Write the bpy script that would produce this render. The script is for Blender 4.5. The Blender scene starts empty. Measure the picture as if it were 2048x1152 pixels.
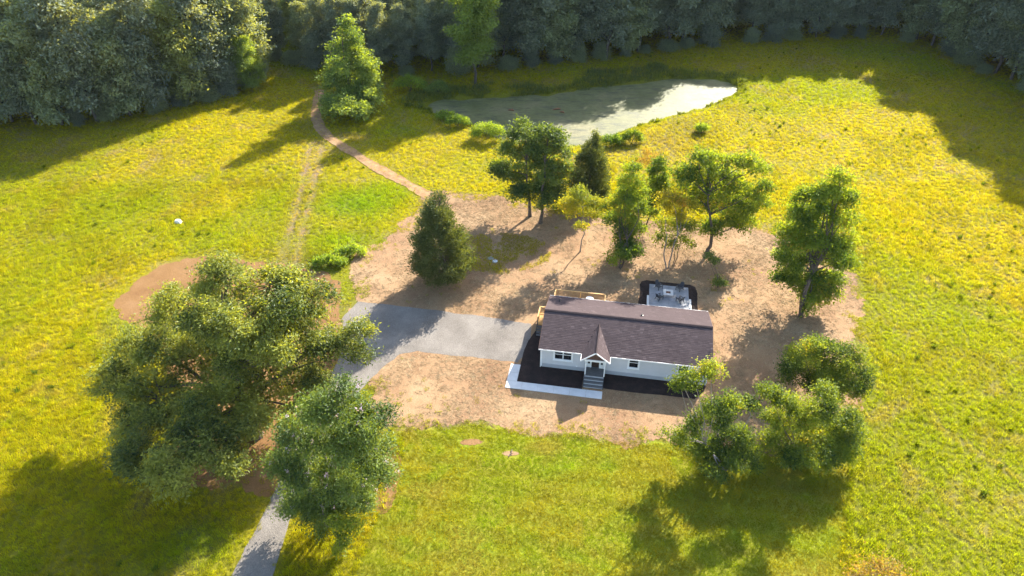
import bpy, bmesh, math, random
import numpy as np
from mathutils import Vector, Matrix
from mathutils.geometry import tessellate_polygon

# ------------------------------------------------------------------ camera, sky, sun, exposure
scene = bpy.context.scene
COL = scene.collection
FOCAL, PITCH, CAMH = 1420.0, 0.6389, 50.963        # focal length in photo pixels, tilt below horizon, height in metres
cam_data = bpy.data.cameras.new('camera')
cam_data.sensor_width = 36.0
cam_data.lens = 36.0 * FOCAL / 2048.0
cam_data.clip_end = 4000.0
cam = bpy.data.objects.new('camera', cam_data)
cam.location = (0, 0, CAMH)
cam.rotation_euler = (math.pi / 2 - PITCH, 0, 0)
COL.objects.link(cam)
scene.camera = cam

SUN_AZ, SUN_EL = math.radians(33.0), math.radians(29.0)   # azimuth clockwise from +Y
world = bpy.data.worlds.new('World')
scene.world = world
world.use_nodes = True
wn = world.node_tree
sky = wn.nodes.new('ShaderNodeTexSky')
sky.sky_type = 'NISHITA'
sky.sun_disc = False
sky.sun_elevation = SUN_EL
sky.sun_rotation = SUN_AZ
sky.dust_density = 1.5
bg = wn.nodes['Background']
bg.inputs['Strength'].default_value = 0.12
wn.links.new(sky.outputs[0], bg.inputs['Color'])

sun_data = bpy.data.lights.new('sun', 'SUN')
sun_data.energy = 5.0
sun_data.angle = math.radians(0.53)
sun_data.color = (1.0, 0.93, 0.82)
sun = bpy.data.objects.new('sun', sun_data)
sdir = Vector((math.sin(SUN_AZ) * math.cos(SUN_EL), math.cos(SUN_AZ) * math.cos(SUN_EL), math.sin(SUN_EL)))
sun.rotation_euler = sdir.to_track_quat('Z', 'Y').to_euler()
sun.location = (60, 90, 120)
COL.objects.link(sun)

vs = scene.view_settings
vs.view_transform = 'Standard'
vs.look = 'None'
vs.exposure = 1.92
vs.gamma = 1.0
vs.use_curve_mapping = False
scene.cycles.use_denoising = True
scene.cycles.max_bounces = 6
scene.cycles.diffuse_bounces = 2
scene.cycles.glossy_bounces = 2
scene.cycles.transmission_bounces = 4
scene.cycles.transparent_max_bounces = 4
scene.cycles.volume_bounces = 0
scene.cycles.sample_clamp_indirect = 4.0

rng = np.random.default_rng(7)
random.seed(7)
CP, SP = math.cos(PITCH), math.sin(PITCH)

# ------------------------------------------------------------------ survey helpers: photo pixel (2048 wide) -> place on the ground
def at(u, v, z=0.0):
    a, b = (u - 1024) / FOCAL, (576 - v) / FOCAL
    d = (a, CP + b * SP, -SP + b * CP)
    t = (z - CAMH) / d[2]
    return np.array((d[0] * t, d[1] * t, z))
def at_depth(u, v, y):
    a, b = (u - 1024) / FOCAL, (576 - v) / FOCAL
    d = np.array((a, CP + b * SP, -SP + b * CP))
    return np.array((0, 0, CAMH)) + d * (y / d[1])
def depth_of(p):
    return p[1] * CP - (p[2] - CAMH) * SP
def poly(pts):
    return np.array([at(u, v)[:2] for u, v in pts])
def pix(x, y):
    d = y * CP + CAMH * SP
    return 1024 + FOCAL * x / d, 576 - FOCAL * (y * SP - CAMH * CP) / d

def inside(P, x, y):
    r = np.zeros(x.shape, bool)
    n = len(P)
    for i in range(n):
        x1, y1 = P[i]; x2, y2 = P[(i + 1) % n]
        if y1 == y2: continue
        c = ((y1 > y) != (y2 > y)) & (x < (x2 - x1) * (y - y1) / (y2 - y1) + x1)
        r ^= c
    return r
def edge_dist(P, x, y, closed=True):
    d = np.full(x.shape, 1e9)
    n = len(P)
    for i in range(n if closed else n - 1):
        a = P[i]; b = P[(i + 1) % n]
        ab = b - a; L2 = max((ab ** 2).sum(), 1e-9)
        t = np.clip(((x - a[0]) * ab[0] + (y - a[1]) * ab[1]) / L2, 0, 1)
        d = np.minimum(d, np.hypot(x - a[0] - t * ab[0], y - a[1] - t * ab[1]))
    return d
def sdist(P, x, y):            # negative inside
    d = edge_dist(P, x, y)
    return np.where(inside(P, x, y), -d, d)

def _hash(i, j, s):
    h = (i * 374761393 + j * 668265263 + s * 974711) & 0xFFFFFFFF
    h = ((h ^ (h >> 13)) * 1274126177) & 0xFFFFFFFF
    return ((h ^ (h >> 16)) & 0xFFFF) / 65535.0
def vnoise(x, y, scale, seed=0, octaves=3):
    x = np.asarray(x, float) / scale; y = np.asarray(y, float) / scale
    out = np.zeros(x.shape); amp = 0.5; tot = 0
    for o in range(octaves):
        i = np.floor(x).astype(np.int64); j = np.floor(y).astype(np.int64)
        fx = x - i; fy = y - j
        fx = fx * fx * (3 - 2 * fx); fy = fy * fy * (3 - 2 * fy)
        s = seed * 17 + o * 101
        out += amp * ((_hash(i, j, s) * (1 - fx) + _hash(i + 1, j, s) * fx) * (1 - fy) + (_hash(i, j + 1, s) * (1 - fx) + _hash(i + 1, j + 1, s) * fx) * fy)
        tot += amp; amp *= 0.5; x = x * 2.03 + 5.1; y = y * 2.03 + 3.7
    return out / tot
def sstep(a, b, x):
    t = np.clip((x - a) / (b - a), 0, 1)
    return t * t * (3 - 2 * t)
def lerp(a, b, t):
    return a + (b - a) * t

# ------------------------------------------------------------------ object helpers
def link(o, parent=None):
    COL.objects.link(o)
    if parent is not None: o.parent = parent
    return o
def tag(o, label=None, cat=None, group=None, kind=None):
    if label: o['label'] = label
    if cat: o['category'] = cat
    if group: o['group'] = group
    if kind: o['kind'] = kind
    return o
def empty(name, loc=(0, 0, 0), rz=0.0):
    o = bpy.data.objects.new(name, None)
    o.location = loc; o.rotation_euler = (0, 0, rz); o.empty_display_size = 0.3
    return link(o)
def np_mesh(name, V, F, mat, attrs=None, smooth=False):
    """V Nx3; F MxK array (one face size)"""
    me = bpy.data.meshes.new(name)
    V = np.ascontiguousarray(V, np.float32); F = np.ascontiguousarray(F, np.int32)
    m, k = F.shape
    me.vertices.add(len(V)); me.vertices.foreach_set('co', V.ravel())
    me.loops.add(m * k); me.loops.foreach_set('vertex_index', F.ravel())
    me.polygons.add(m)
    me.polygons.foreach_set('loop_start', np.arange(0, m * k, k, dtype=np.int32))
    me.polygons.foreach_set('loop_total', np.full(m, k, np.int32))
    me.polygons.foreach_set('use_smooth', np.full(m, bool(smooth)))
    for an, data in (attrs or {}).items():
        data = np.ascontiguousarray(data, np.float32)
        if data.ndim == 2:
            at_ = me.attributes.new(an, 'FLOAT_COLOR', 'POINT')
            if data.shape[1] == 3: data = np.hstack([data, np.ones((len(data), 1), np.float32)])
            at_.data.foreach_set('color', np.ascontiguousarray(data, np.float32).ravel())
        else:
            at_ = me.attributes.new(an, 'FLOAT', 'POINT'); at_.data.foreach_set('value', data)
    me.update(calc_edges=True)
    if mat: me.materials.append(mat)
    return me
def mesh_obj(name, me, parent=None):
    return link(bpy.data.objects.new(name, me), parent)

class MB:
    """collects boxes, quads and tubes; build() links them as ONE mesh object"""
    def __init__(s): s.v = []; s.f = []
    def box(s, x0, x1, y0, y1, z0, z1):
        n = len(s.v)
        s.v += [(x0, y0, z0), (x1, y0, z0), (x1, y1, z0), (x0, y1, z0), (x0, y0, z1), (x1, y0, z1), (x1, y1, z1), (x0, y1, z1)]
        s.f += [tuple(n + i for i in q) for q in ((0, 3, 2, 1), (4, 5, 6, 7), (0, 1, 5, 4), (1, 2, 6, 5), (2, 3, 7, 6), (3, 0, 4, 7))]
        return s
    def face(s, *pts):
        n = len(s.v); s.v += [tuple(p) for p in pts]; s.f.append(tuple(range(n, n + len(pts)))); return s
    def prism(s, prof, d0, d1, axis='y'):
        """closed 2D profile extruded between d0 and d1 along an axis; profile given as (x,z) or (y,z)"""
        n = len(s.v); k = len(prof)
        for d in (d0, d1):
            for (p, z) in prof: s.v.append((p, d, z) if axis == 'y' else (d, p, z))
        s.f.append(tuple(range(n, n + k))); s.f.append(tuple(range(n + 2 * k - 1, n + k - 1, -1)))
        for i in range(k):
            j = (i + 1) % k; s.f.append((n + i, n + k + i, n + k + j, n + j))
        return s
    def bar(s, a, b, w, h=None):
        a = Vector(a); b = Vector(b); h = h or w
        d = (b - a).normalized(); up = Vector((0, 0, 1)) if abs(d.z) < 0.95 else Vector((0, 1, 0))
        sx = d.cross(up).normalized() * w / 2; sy = sx.cross(d).normalized() * h / 2
        n = len(s.v)
        for p in (a, b):
            s.v += [tuple(p - sx - sy), tuple(p + sx - sy), tuple(p + sx + sy), tuple(p - sx + sy)]
        s.f += [tuple(n + i for i in q) for q in ((0, 1, 2, 3), (7, 6, 5, 4), (0, 4, 5, 1), (1, 5, 6, 2), (2, 6, 7, 3), (3, 7, 4, 0))]
        return s
    def lathe(s, prof, c=(0, 0, 0), n=20):
        b = len(s.v); k = len(prof)
        for i in range(n):
            t = 2 * math.pi * i / n
            for (r, z) in prof: s.v.append((c[0] + r * math.cos(t), c[1] + r * math.sin(t), c[2] + z))
        for i in range(n):
            j = (i + 1) % n
            for q in range(k - 1): s.f.append((b + i * k + q, b + j * k + q, b + j * k + q + 1, b + i * k + q + 1))
        s.f.append(tuple(b + i * k + k - 1 for i in range(n)))
        s.f.append(tuple(b + i * k for i in reversed(range(n))))
        return s
    def mesh(s, name, mat, bevel=0.0):
        me = bpy.data.meshes.new(name); me.from_pydata(s.v, [], s.f)
        bm = bmesh.new(); bm.from_mesh(me)
        bmesh.ops.recalc_face_normals(bm, faces=bm.faces)
        if bevel: bmesh.ops.bevel(bm, geom=bm.edges[:], offset=bevel, segments=1, affect='EDGES', profile=0.5)
        bm.to_mesh(me); bm.free(); me.update()
        me.materials.append(mat)
        return me
    def build(s, name, mat, parent=None, bevel=0.0):
        return mesh_obj(name, s.mesh(name, mat, bevel), parent)

# ------------------------------------------------------------------ materials
class N:
    def __init__(s, name):
        s.m = bpy.data.materials.new(name); s.m.use_nodes = True
        s.t = s.m.node_tree; s.t.nodes.clear()
        s.out = s.t.nodes.new('ShaderNodeOutputMaterial')
    def n(s, typ, **kw):
        nd = s.t.nodes.new('ShaderNode' + typ)
        for k, v in kw.items():
            if k.startswith('i_'): nd.inputs[k[2:].replace('_', ' ')].default_value = v
            else: setattr(nd, k, v)
        return nd
    def l(s, a, b): s.t.links.new(a, b); return s
    def noise(s, scale, detail=4, rough=0.6, vec=None):
        nd = s.n('TexNoise'); nd.inputs['Scale'].default_value = scale; nd.inputs['Detail'].default_value = detail; nd.inputs['Roughness'].default_value = rough
        if vec is not None: s.l(vec, nd.inputs['Vector'])
        return nd.outputs['Fac']
    def ramp(s, fac, *stops):
        nd = s.n('ValToRGB'); e = nd.color_ramp.elements
        while len(e) < len(stops): e.new(0.5)
        for i, (p, c) in enumerate(stops):
            e[i].position = p; e[i].color = (*c, 1) if not isinstance(c, (int, float)) else (c, c, c, 1)
        s.l(fac, nd.inputs['Fac']); return nd.outputs['Color']
    def mix(s, fac, a, b, blend='MIX'):
        nd = s.n('Mix', data_type='RGBA', blend_type=blend)
        for val, key in ((fac, 'Factor'), (a, 'A'), (b, 'B')):
            idx = {'Factor': 0, 'A': 6, 'B': 7}[key]
            if isinstance(val, (int, float)): nd.inputs[idx].default_value = val
            elif isinstance(val, tuple): nd.inputs[idx].default_value = (*val, 1)
            else: s.l(val, nd.inputs[idx])
        return nd.outputs[2]
    def pos(s): return s.n('NewGeometry').outputs['Position']
    def objc(s): return s.n('TexCoord').outputs['Object']
    def bump(s, h, strength, dist=0.05):
        nd = s.n('Bump'); nd.inputs['Strength'].default_value = strength; nd.inputs['Distance'].default_value = dist
        s.l(h, nd.inputs['Height']); return nd.outputs['Normal']
    def finish(s, col, rough=0.9, normal=None, spec=0.3, metal=0.0):
        p = s.n('BsdfPrincipled')
        if isinstance(col, tuple): p.inputs['Base Color'].default_value = (*col, 1)
        else: s.l(col, p.inputs['Base Color'])
        if isinstance(rough, (int, float)): p.inputs['Roughness'].default_value = rough
        else: s.l(rough, p.inputs['Roughness'])
        p.inputs['Specular IOR Level'].default_value = spec
        p.inputs['Metallic'].default_value = metal
        if normal is not None: s.l(normal, p.inputs['Normal'])
        s.l(p.outputs[0], s.out.inputs['Surface'])
        return s.m

def mottled(name, c, var=0.25, scale=3.0, rough=0.85, bump=0.0, bscale=20.0, spec=0.3, local=True, metal=0.0):
    s = N(name); v = s.objc() if local else s.pos()
    a = s.noise(scale, 5, 0.65, v)
    col = s.ramp(a, (0.28, tuple(x * (1 - var) for x in c)), (0.72, tuple(min(1, x * (1 + var)) for x in c)))
    nm = s.bump(s.noise(bscale, 4, 0.7, v), bump) if bump else None
    return s.finish(col, rough, nm, spec, metal)

def leaf_material(name, dark, light, trans=0.45, gloss=0.06, dry=None, dry_amount=0.0):
    """leaf: diffuse + light through the blade + a little gloss; colour by the leaf's own 'var'"""
    s = N(name)
    at_ = s.n('Attribute', attribute_name='var'); f = at_.outputs['Fac']
    stops = [(0.0, dark), (0.8, light)]
    if dry: stops += [(max(0.82, 1 - dry_amount), light), (1.0, dry)] if dry_amount < 0.15 else [(1.0, dry)]
    col = s.ramp(f, *[(p_, tuple(min(0.8, x * 1.8) for x in c_)) for p_, c_ in stops])
    d = s.n('BsdfDiffuse'); s.l(s.mix(1.0, col, (0.62, 0.70, 1.0), 'MULTIPLY'), d.inputs['Color'])
    t = s.n('BsdfTranslucent')
    tc = s.mix(1.0, col, (2.1, 1.85, 0.45), 'MULTIPLY'); s.l(tc, t.inputs['Color'])
    mx = s.n('MixShader'); mx.inputs[0].default_value = trans
    s.l(d.outputs[0], mx.inputs[1]); s.l(t.outputs[0], mx.inputs[2])
    g = s.n('BsdfGlossy'); g.inputs['Roughness'].default_value = 0.5; g.inputs['Color'].default_value = (0.9, 0.95, 0.9, 1)
    m2 = s.n('MixShader'); m2.inputs[0].default_value = gloss * 0.6
    s.l(mx.outputs[0], m2.inputs[1]); s.l(g.outputs[0], m2.inputs[2])
    s.l(m2.outputs[0], s.out.inputs['Surface'])
    return s.m

def blade_material(name, trans=0.4, lift=1.0, refl=(0.50, 0.57, 0.55), tran=(1.46, 1.48, 0.5)):
    """grass blade or straw: colour carried by each scattered clump ('col'), varied blade to blade ('var')"""
    s = N(name)
    c = s.n('Attribute', attribute_name='col', attribute_type='INSTANCER').outputs['Color']
    v = s.n('Attribute', attribute_name='var').outputs['Fac']
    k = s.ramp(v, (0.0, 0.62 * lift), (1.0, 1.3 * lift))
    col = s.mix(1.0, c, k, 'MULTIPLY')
    d = s.n('BsdfDiffuse'); s.l(s.mix(1.0, col, refl, 'MULTIPLY'), d.inputs['Color'])
    t = s.n('BsdfTranslucent'); s.l(s.mix(1.0, col, tran, 'MULTIPLY'), t.inputs['Color'])
    mx = s.n('MixShader'); mx.inputs[0].default_value = trans
    s.l(d.outputs[0], mx.inputs[1]); s.l(t.outputs[0], mx.inputs[2])
    s.l(mx.outputs[0], s.out.inputs['Surface'])
    return s.m

M = {}
M['bark'] = mottled('bark', (0.11, 0.085, 0.065), 0.4, 6, 0.95, 0.5, 25)
M['bark_wood'] = mottled('bark_wood', (0.085, 0.070, 0.058), 0.4, 3, 0.95, 0.4, 12)
M['bark_pale'] = mottled('bark_pale', (0.24, 0.20, 0.17), 0.35, 6, 0.95, 0.4, 25)
M['oak'] = leaf_material('oak_leaf', (0.026, 0.046, 0.007), (0.195, 0.205, 0.028), 0.40, 0.04)
M['broad'] = leaf_material('broad_leaf', (0.028, 0.050, 0.007), (0.11, 0.145, 0.018), 0.38, 0.04, (0.20, 0.16, 0.02), 0.06)
M['maple'] = leaf_material('maple_leaf', (0.028, 0.062, 0.006), (0.16, 0.20, 0.014), 0.45, 0.03, (0.26, 0.20, 0.02), 0.10)
M['mimosa'] = leaf_material('mimosa_leaf', (0.022, 0.048, 0.006), (0.165, 0.195, 0.011), 0.42, 0.03, (0.30, 0.24, 0.02), 0.12)
M['yellow'] = leaf_material('yellow_leaf', (0.09, 0.12, 0.010), (0.22, 0.21, 0.012), 0.42, 0.03, (0.30, 0.21, 0.014), 0.3)
M['orange'] = leaf_material('orange_leaf', (0.10, 0.12, 0.008), (0.26, 0.21, 0.012), 0.5, 0.03, (0.34, 0.19, 0.018), 0.3)
M['russet'] = leaf_material('russet_leaf', (0.12, 0.08, 0.018), (0.22, 0.15, 0.028), 0.4, 0.02)
M['cedar'] = leaf_material('cedar_leaf', (0.032, 0.046, 0.013), (0.115, 0.130, 0.034), 0.22, 0.03)
M['wood_a'] = leaf_material('wood_leaf_green', (0.042, 0.058, 0.024), (0.20, 0.215, 0.085), 0.38, 0.06)
M['wood_b'] = leaf_material('wood_leaf_grey', (0.046, 0.058, 0.036), (0.17, 0.185, 0.095), 0.35, 0.05)
M['wood_c'] = leaf_material('wood_leaf_yellow', (0.050, 0.062, 0.016), (0.22, 0.23, 0.06), 0.4, 0.05)
M['poplar'] = leaf_material('poplar_leaf', (0.045, 0.080, 0.012), (0.16, 0.20, 0.025), 0.45, 0.05)
M['shrub'] = leaf_material('shrub_leaf', (0.06, 0.11, 0.009), (0.21, 0.26, 0.018), 0.45, 0.03)
M['myrtle'] = leaf_material('myrtle_leaf', (0.022, 0.046, 0.007), (0.13, 0.165, 0.022), 0.35, 0.04)
M['petal'] = leaf_material('petal', (0.26, 0.17, 0.19), (0.36, 0.27, 0.28), 0.3, 0.02)
M['blade'] = blade_material('grass_blade', 0.5)
M['straw'] = blade_material('straw_strand', 0.15, 1.0, (1, 1, 1), (1, 1, 1))

def soil_like(name, a, b, c, scale=0.35, fine=9.0, bump=0.6, speck=None):
    s = N(name); p = s.pos()
    col = s.ramp(s.noise(scale, 6, 0.65, p), (0.30, a), (0.52, b), (0.72, c))
    f = s.noise(fine, 5, 0.75, p)
    col = s.mix(1.0, col, s.ramp(f, (0.25, 0.62), (0.75, 1.3)), 'MULTIPLY')
    if speck:
        col = s.mix(s.ramp(s.noise(fine * 2.2, 3, 0.6, p), (0.60, 0.0), (0.68, 1.0)), col, speck)
    return s.finish(col, 0.97, s.bump(f, bump, 0.06), 0.1)
M['yard'] = soil_like('straw_covered_soil', (0.215, 0.118, 0.064), (0.29, 0.182, 0.098), (0.34, 0.235, 0.135), 0.16, 12.0, 0.6, (0.42, 0.32, 0.19))
M['red_soil'] = soil_like('red_soil', (0.165, 0.085, 0.035), (0.205, 0.115, 0.047), (0.24, 0.14, 0.066), 0.3, 6.0, 0.6)
M['track'] = soil_like('worn_track_soil', (0.20, 0.115, 0.055), (0.30, 0.185, 0.092), (0.37, 0.25, 0.135), 0.9, 6.0, 0.6)
M['gravel'] = soil_like('grey_gravel', (0.14, 0.125, 0.108), (0.195, 0.175, 0.153), (0.25, 0.228, 0.20), 0.30, 11.0, 1.0, (0.33, 0.30, 0.27))
M['mulch'] = soil_like('bark_mulch', (0.020, 0.015, 0.014), (0.032, 0.022, 0.019), (0.055, 0.034, 0.027), 1.2, 14.0, 0.9, (0.08, 0.055, 0.045))
M['concrete'] = mottled('pale_concrete', (0.58, 0.57, 0.545), 0.10, 1.2, 0.85, 0.15, 40)
M['patio'] = mottled('grey_concrete', (0.27, 0.275, 0.285), 0.25, 0.9, 0.8, 0.2, 30)

# ------------------------------------------------------------------ outlines surveyed on the ground
POND = poly([(842, 204), (868, 222), (905, 234), (945, 246), (985, 268), (1040, 280), (1110, 286), (1165, 284), (1212, 272), (1270, 250), (1330, 230), (1390, 212),
             (1440, 198), (1466, 186), (1476, 172), (1462, 160), (1420, 153), (1350, 152), (1270, 160), (1190, 172), (1100, 184), (1010, 188), (930, 192), (880, 194)])
YARD = poly([(838, 383), (905, 384), (1000, 393), (1050, 408), (1120, 425), (1230, 440), (1330, 446), (1440, 452), (1540, 458), (1600, 492), (1660, 518), (1712, 550),
             (1722, 610), (1720, 680), (1732, 740), (1722, 800), (1660, 850), (1600, 905), (1520, 900), (1430, 884), (1330, 886), (1240, 884), (1130, 872), (1040, 868), (960, 846), (880, 856),
             (806, 862), (770, 850), (742, 800), (742, 760), (690, 690), (680, 640), (716, 606), (704, 566), (704, 528), (730, 500), (780, 470), (815, 440), (838, 408)])
LAWN = poly([(806, 856), (880, 850), (960, 841), (1040, 862), (1130, 866), (1240, 878), (1330, 880), (1430, 878), (1520, 894), (1600, 899), (1660, 845), (1722, 790),
             (1712, 880), (1702, 960), (1694, 1060), (1690, 1170), (1690, 1300), (660, 1300), (690, 1180), (735, 1080), (770, 1000), (795, 930)])
DRIVE = poly([(716, 603), (800, 612), (890, 623), (980, 636), (1064, 648), (1058, 690), (1036, 726), (940, 714), (835, 703), (800, 710), (772, 728), (748, 752), (700, 800),
              (650, 870), (606, 960), (586, 1020), (566, 1090), (548, 1152), (500, 1320), (410, 1320), (462, 1152), (500, 1080), (536, 1010), (560, 960), (600, 870), (640, 790), (676, 720), (690, 680), (682, 640)])
DIRT = poly([(232, 606), (262, 570), (318, 530), (370, 515), (430, 512), (520, 522), (600, 536), (650, 540), (680, 562), (676, 600), (684, 640), (690, 690), (676, 720), (640, 790),
             (600, 880), (590, 950), (556, 985), (520, 990), (470, 960), (420, 985), (350, 960), (320, 930), (350, 880), (380, 820), (350, 760), (320, 700), (288, 660), (246, 636)])
TRACK = np.array([at(u, v)[:2] for u, v in [(640, 180), (636, 205), (632, 225), (634, 245), (650, 268), (680, 290), (720, 315), (770, 345), (815, 368), (850, 388), (880, 398)]])
TRACK2 = np.array([at(u, v)[:2] for u, v in [(632, 290), (626, 330), (612, 390), (596, 450), (584, 500), (578, 530)]])

def height(x, y):
    """gentle swell of the meadow, flat round the house, dished for the pond"""
    d = sdist(POND, x, y)
    far = sstep(4, 30, np.minimum(edge_dist(YARD, x, y), edge_dist(LAWN, x, y))) * ~(inside(YARD, x, y) | inside(LAWN, x, y))
    far = far * sstep(2, 18, edge_dist(DRIVE, x, y)) * sstep(2, 14, edge_dist(DIRT, x, y)) * ~inside(DIRT, x, y)
    swell = (vnoise(x, y, 28, 3, 2) - 0.5) * 0.9 * far * sstep(1, 14, d)
    return swell - 1.1 * sstep(2.6, -2.5, d + (vnoise(x, y, 3.2, 5, 2) - 0.5) * 3.0)

# region colours of the living grass
YEL = np.array((0.56, 0.475, 0.014)); GRN = np.array((0.40, 0.42, 0.015)); GOLD = np.array((0.56, 0.46, 0.022))
TAN = np.array((0.55, 0.39, 0.12)); VIV = np.array((0.27, 0.42, 0.018)); DEEP = np.array((0.075, 0.105, 0.016)); OLIVE = np.array((0.40, 0.330, 0.022))
def blob(x, y, u, v, ru, rv):
    c = at(u, v); e = at(u + ru, v); t = at(u, v - rv); b = at(u, v + rv)
    return np.exp(-(((x - c[0]) / (e[0] - c[0])) ** 2 + ((y - c[1]) / ((t[1] - b[1]) / 2)) ** 2))
def grass_colour(x, y):
    n1 = vnoise(x, y, 22, 11, 3)[:, None]; n2 = vnoise(x, y, 5, 12, 3)[:, None]; n3 = vnoise(x, y, 1.6, 13, 2)[:, None]
    right = sstep(10, 60, x)[:, None]; near = sstep(75, 38, y)[:, None]
    c = lerp(YEL, GRN, sstep(0.46, 0.74, n1 + 0.10 * near - 0.06 * right))
    c = lerp(c, GOLD, right * sstep(0.35, 0.6, 1 - n1) * 0.8)
    c = lerp(c, OLIVE, sstep(0.55, 0.75, n2) * 0.55)
    c = lerp(c, GRN * 0.9, sstep(0.6, 0.8, n3) * 0.5)
    c = lerp(c, TAN, sstep(0.66, 0.82, vnoise(x, y, 3.2, 21, 2)[:, None]) * 0.45)
    for (u, v, ru, rv, col, k) in ((715, 410, 75, 30, VIV, 0.6), (690, 480, 80, 22, VIV, 0.5), (640, 520, 60, 16, DEEP, 0.5), (780, 380, 60, 25, VIV, 0.35), 
                                   (900, 300, 120, 40, GOLD, 0.5), (940, 330, 60, 20, GRN, 0.4), (800, 262, 60, 14, VIV, 0.35), (1390, 260, 60, 24, OLIVE, 0.8), (1350, 290, 40, 16, OLIVE, 0.8),
                                   (60, 560, 120, 140, GRN, 0.55), (120, 900, 160, 120, GRN, 0.3), (1740, 620, 30, 160, GRN, 0.6), (250, 640, 60, 60, VIV, 0.3), (400, 1090, 80, 50, VIV, 0.5),
                                   (1330, 290, 60, 40, TAN, 0.3), (760, 225, 70, 20, GRN, 0.6)):
        c = lerp(c, col, np.clip(blob(x, y, u, v, ru, rv) * k * 1.2, 0, 1)[:, None])
    # mowing swaths on the right of the place, following the field
    w = np.sin((x * 0.80 + y * 0.60) * 1.25 + 2.2 * vnoise(x, y, 14, 31, 2))
    c = lerp(c, TAN * 0.95, (right[:, 0] * sstep(85, 45, y) * sstep(0.75, 0.98, w) * sstep(0.35, 0.6, vnoise(x, y, 7, 33, 2)) * 0.6)[:, None])
    dt = edge_dist(TRACK2, x, y, False)
    rut = np.exp(-((dt - 0.85) / 0.42) ** 2) * sstep(0.30, 0.62, vnoise(x, y, 2.4, 35, 2)) + 0.35 * np.exp(-(dt / 2.2) ** 2)
    c = lerp(c, TAN, np.clip(rut * 0.9, 0, 1)[:, None])
    bank = sstep(3.0, 0.5, np.abs(sdist(POND, x, y)))[:, None]
    c = lerp(c, GRN * 0.8, bank * 0.7)
    return c
def lawn_colour(x, y):
    n1 = vnoise(x, y, 6, 41, 3)[:, None]; n2 = vnoise(x, y, 2.2, 42, 3)[:, None]
    c = lerp(np.array((0.36, 0.305, 0.018)), np.array((0.29, 0.315, 0.010)), sstep(0.40, 0.62, n1))
    c = lerp(c, np.array((0.25, 0.335, 0.010)), sstep(0.55, 0.72, n2) * 0.7)
    for (u, v, ru, rv, k) in ((965, 1030, 40, 90, .6), (1130, 920, 90, 26, .6), (1180, 1000, 60, 30, .4), (1240, 1090, 50, 30, .4)):
        c = lerp(c, np.array((0.26, 0.37, 0.010)), np.clip(blob(x, y, u, v, ru, rv) * k, 0, 1)[:, None])
    ca, sa = math.cos(-0.17), math.sin(-0.17)
    w = np.sin((-x * sa + y * ca) * 2 * math.pi / 2.3 + 0.6 * vnoise(x, y, 9, 47, 2)); c = c * (1 + 0.14 * np.tanh(3 * w))[:, None]
    c = lerp(c, np.array((0.30, 0.25, 0.03)), sstep(0.55, 0.75, vnoise(x, y * 2.2, 3.0, 46, 3))[:, None] * 0.5)
    c = lerp(c, np.array((0.38, 0.28, 0.09)), sstep(0.64, 0.8, vnoise(x, y, 3.4, 44, 3))[:, None] * 0.6)
    return c

# ------------------------------------------------------------------ ground sheet
def axis_coords(lo, hi, step, out_lo, out_hi):
    core = np.arange(lo, hi + step / 2, step)
    a = [lo]; d = step
    while a[-1] > out_lo: d *= 1.35; a.append(a[-1] - d)
    b = [hi]; d = step
    while b[-1] < out_hi: d *= 1.35; b.append(b[-1] + d)
    return np.concatenate([np.array(a[:0:-1]), core, np.array(b[1:])])
def ground_material():
    s = N('meadow_soil_and_thatch'); p = s.pos()
    c = s.n('Attribute', attribute_name='col').outputs['Color']
    f = s.noise(3.5, 6, 0.75, p)
    col = s.mix(1.0, c, s.ramp(f, (0.3, 0.55), (0.7, 1.15)), 'MULTIPLY')
    col = s.mix(s.ramp(s.noise(1.1, 4, 0.6, p), (0.58, 0.0), (0.75, 0.45)), col, (0.16, 0.115, 0.03))
    return s.finish(col, 0.95, s.bump(f, 0.8, 0.15), 0.1)
M['ground'] = ground_material()
gx = axis_coords(-130, 130, 1.0, -1500, 1500); gy = axis_coords(20, 190, 1.0, -1500, 2500)
X, Y = np.meshgrid(gx, gy); xf, yf = X.ravel(), Y.ravel()
Z = height(xf, yf)
nx, ny = len(gx), len(gy)
ii = (np.arange(ny - 1)[:, None] * nx + np.arange(nx - 1)[None, :]).ravel()
me = np_mesh('ground', np.stack([xf, yf, Z], 1), np.stack([ii, ii + 1, ii + nx + 1, ii + nx], 1), M['ground'], {'col': grass_colour(xf, yf) * np.array((0.42, 0.42, 0.8))}, True)
tag(mesh_obj('ground', me), 'open yellow green meadow around the house and pond', kind='structure')

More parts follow.
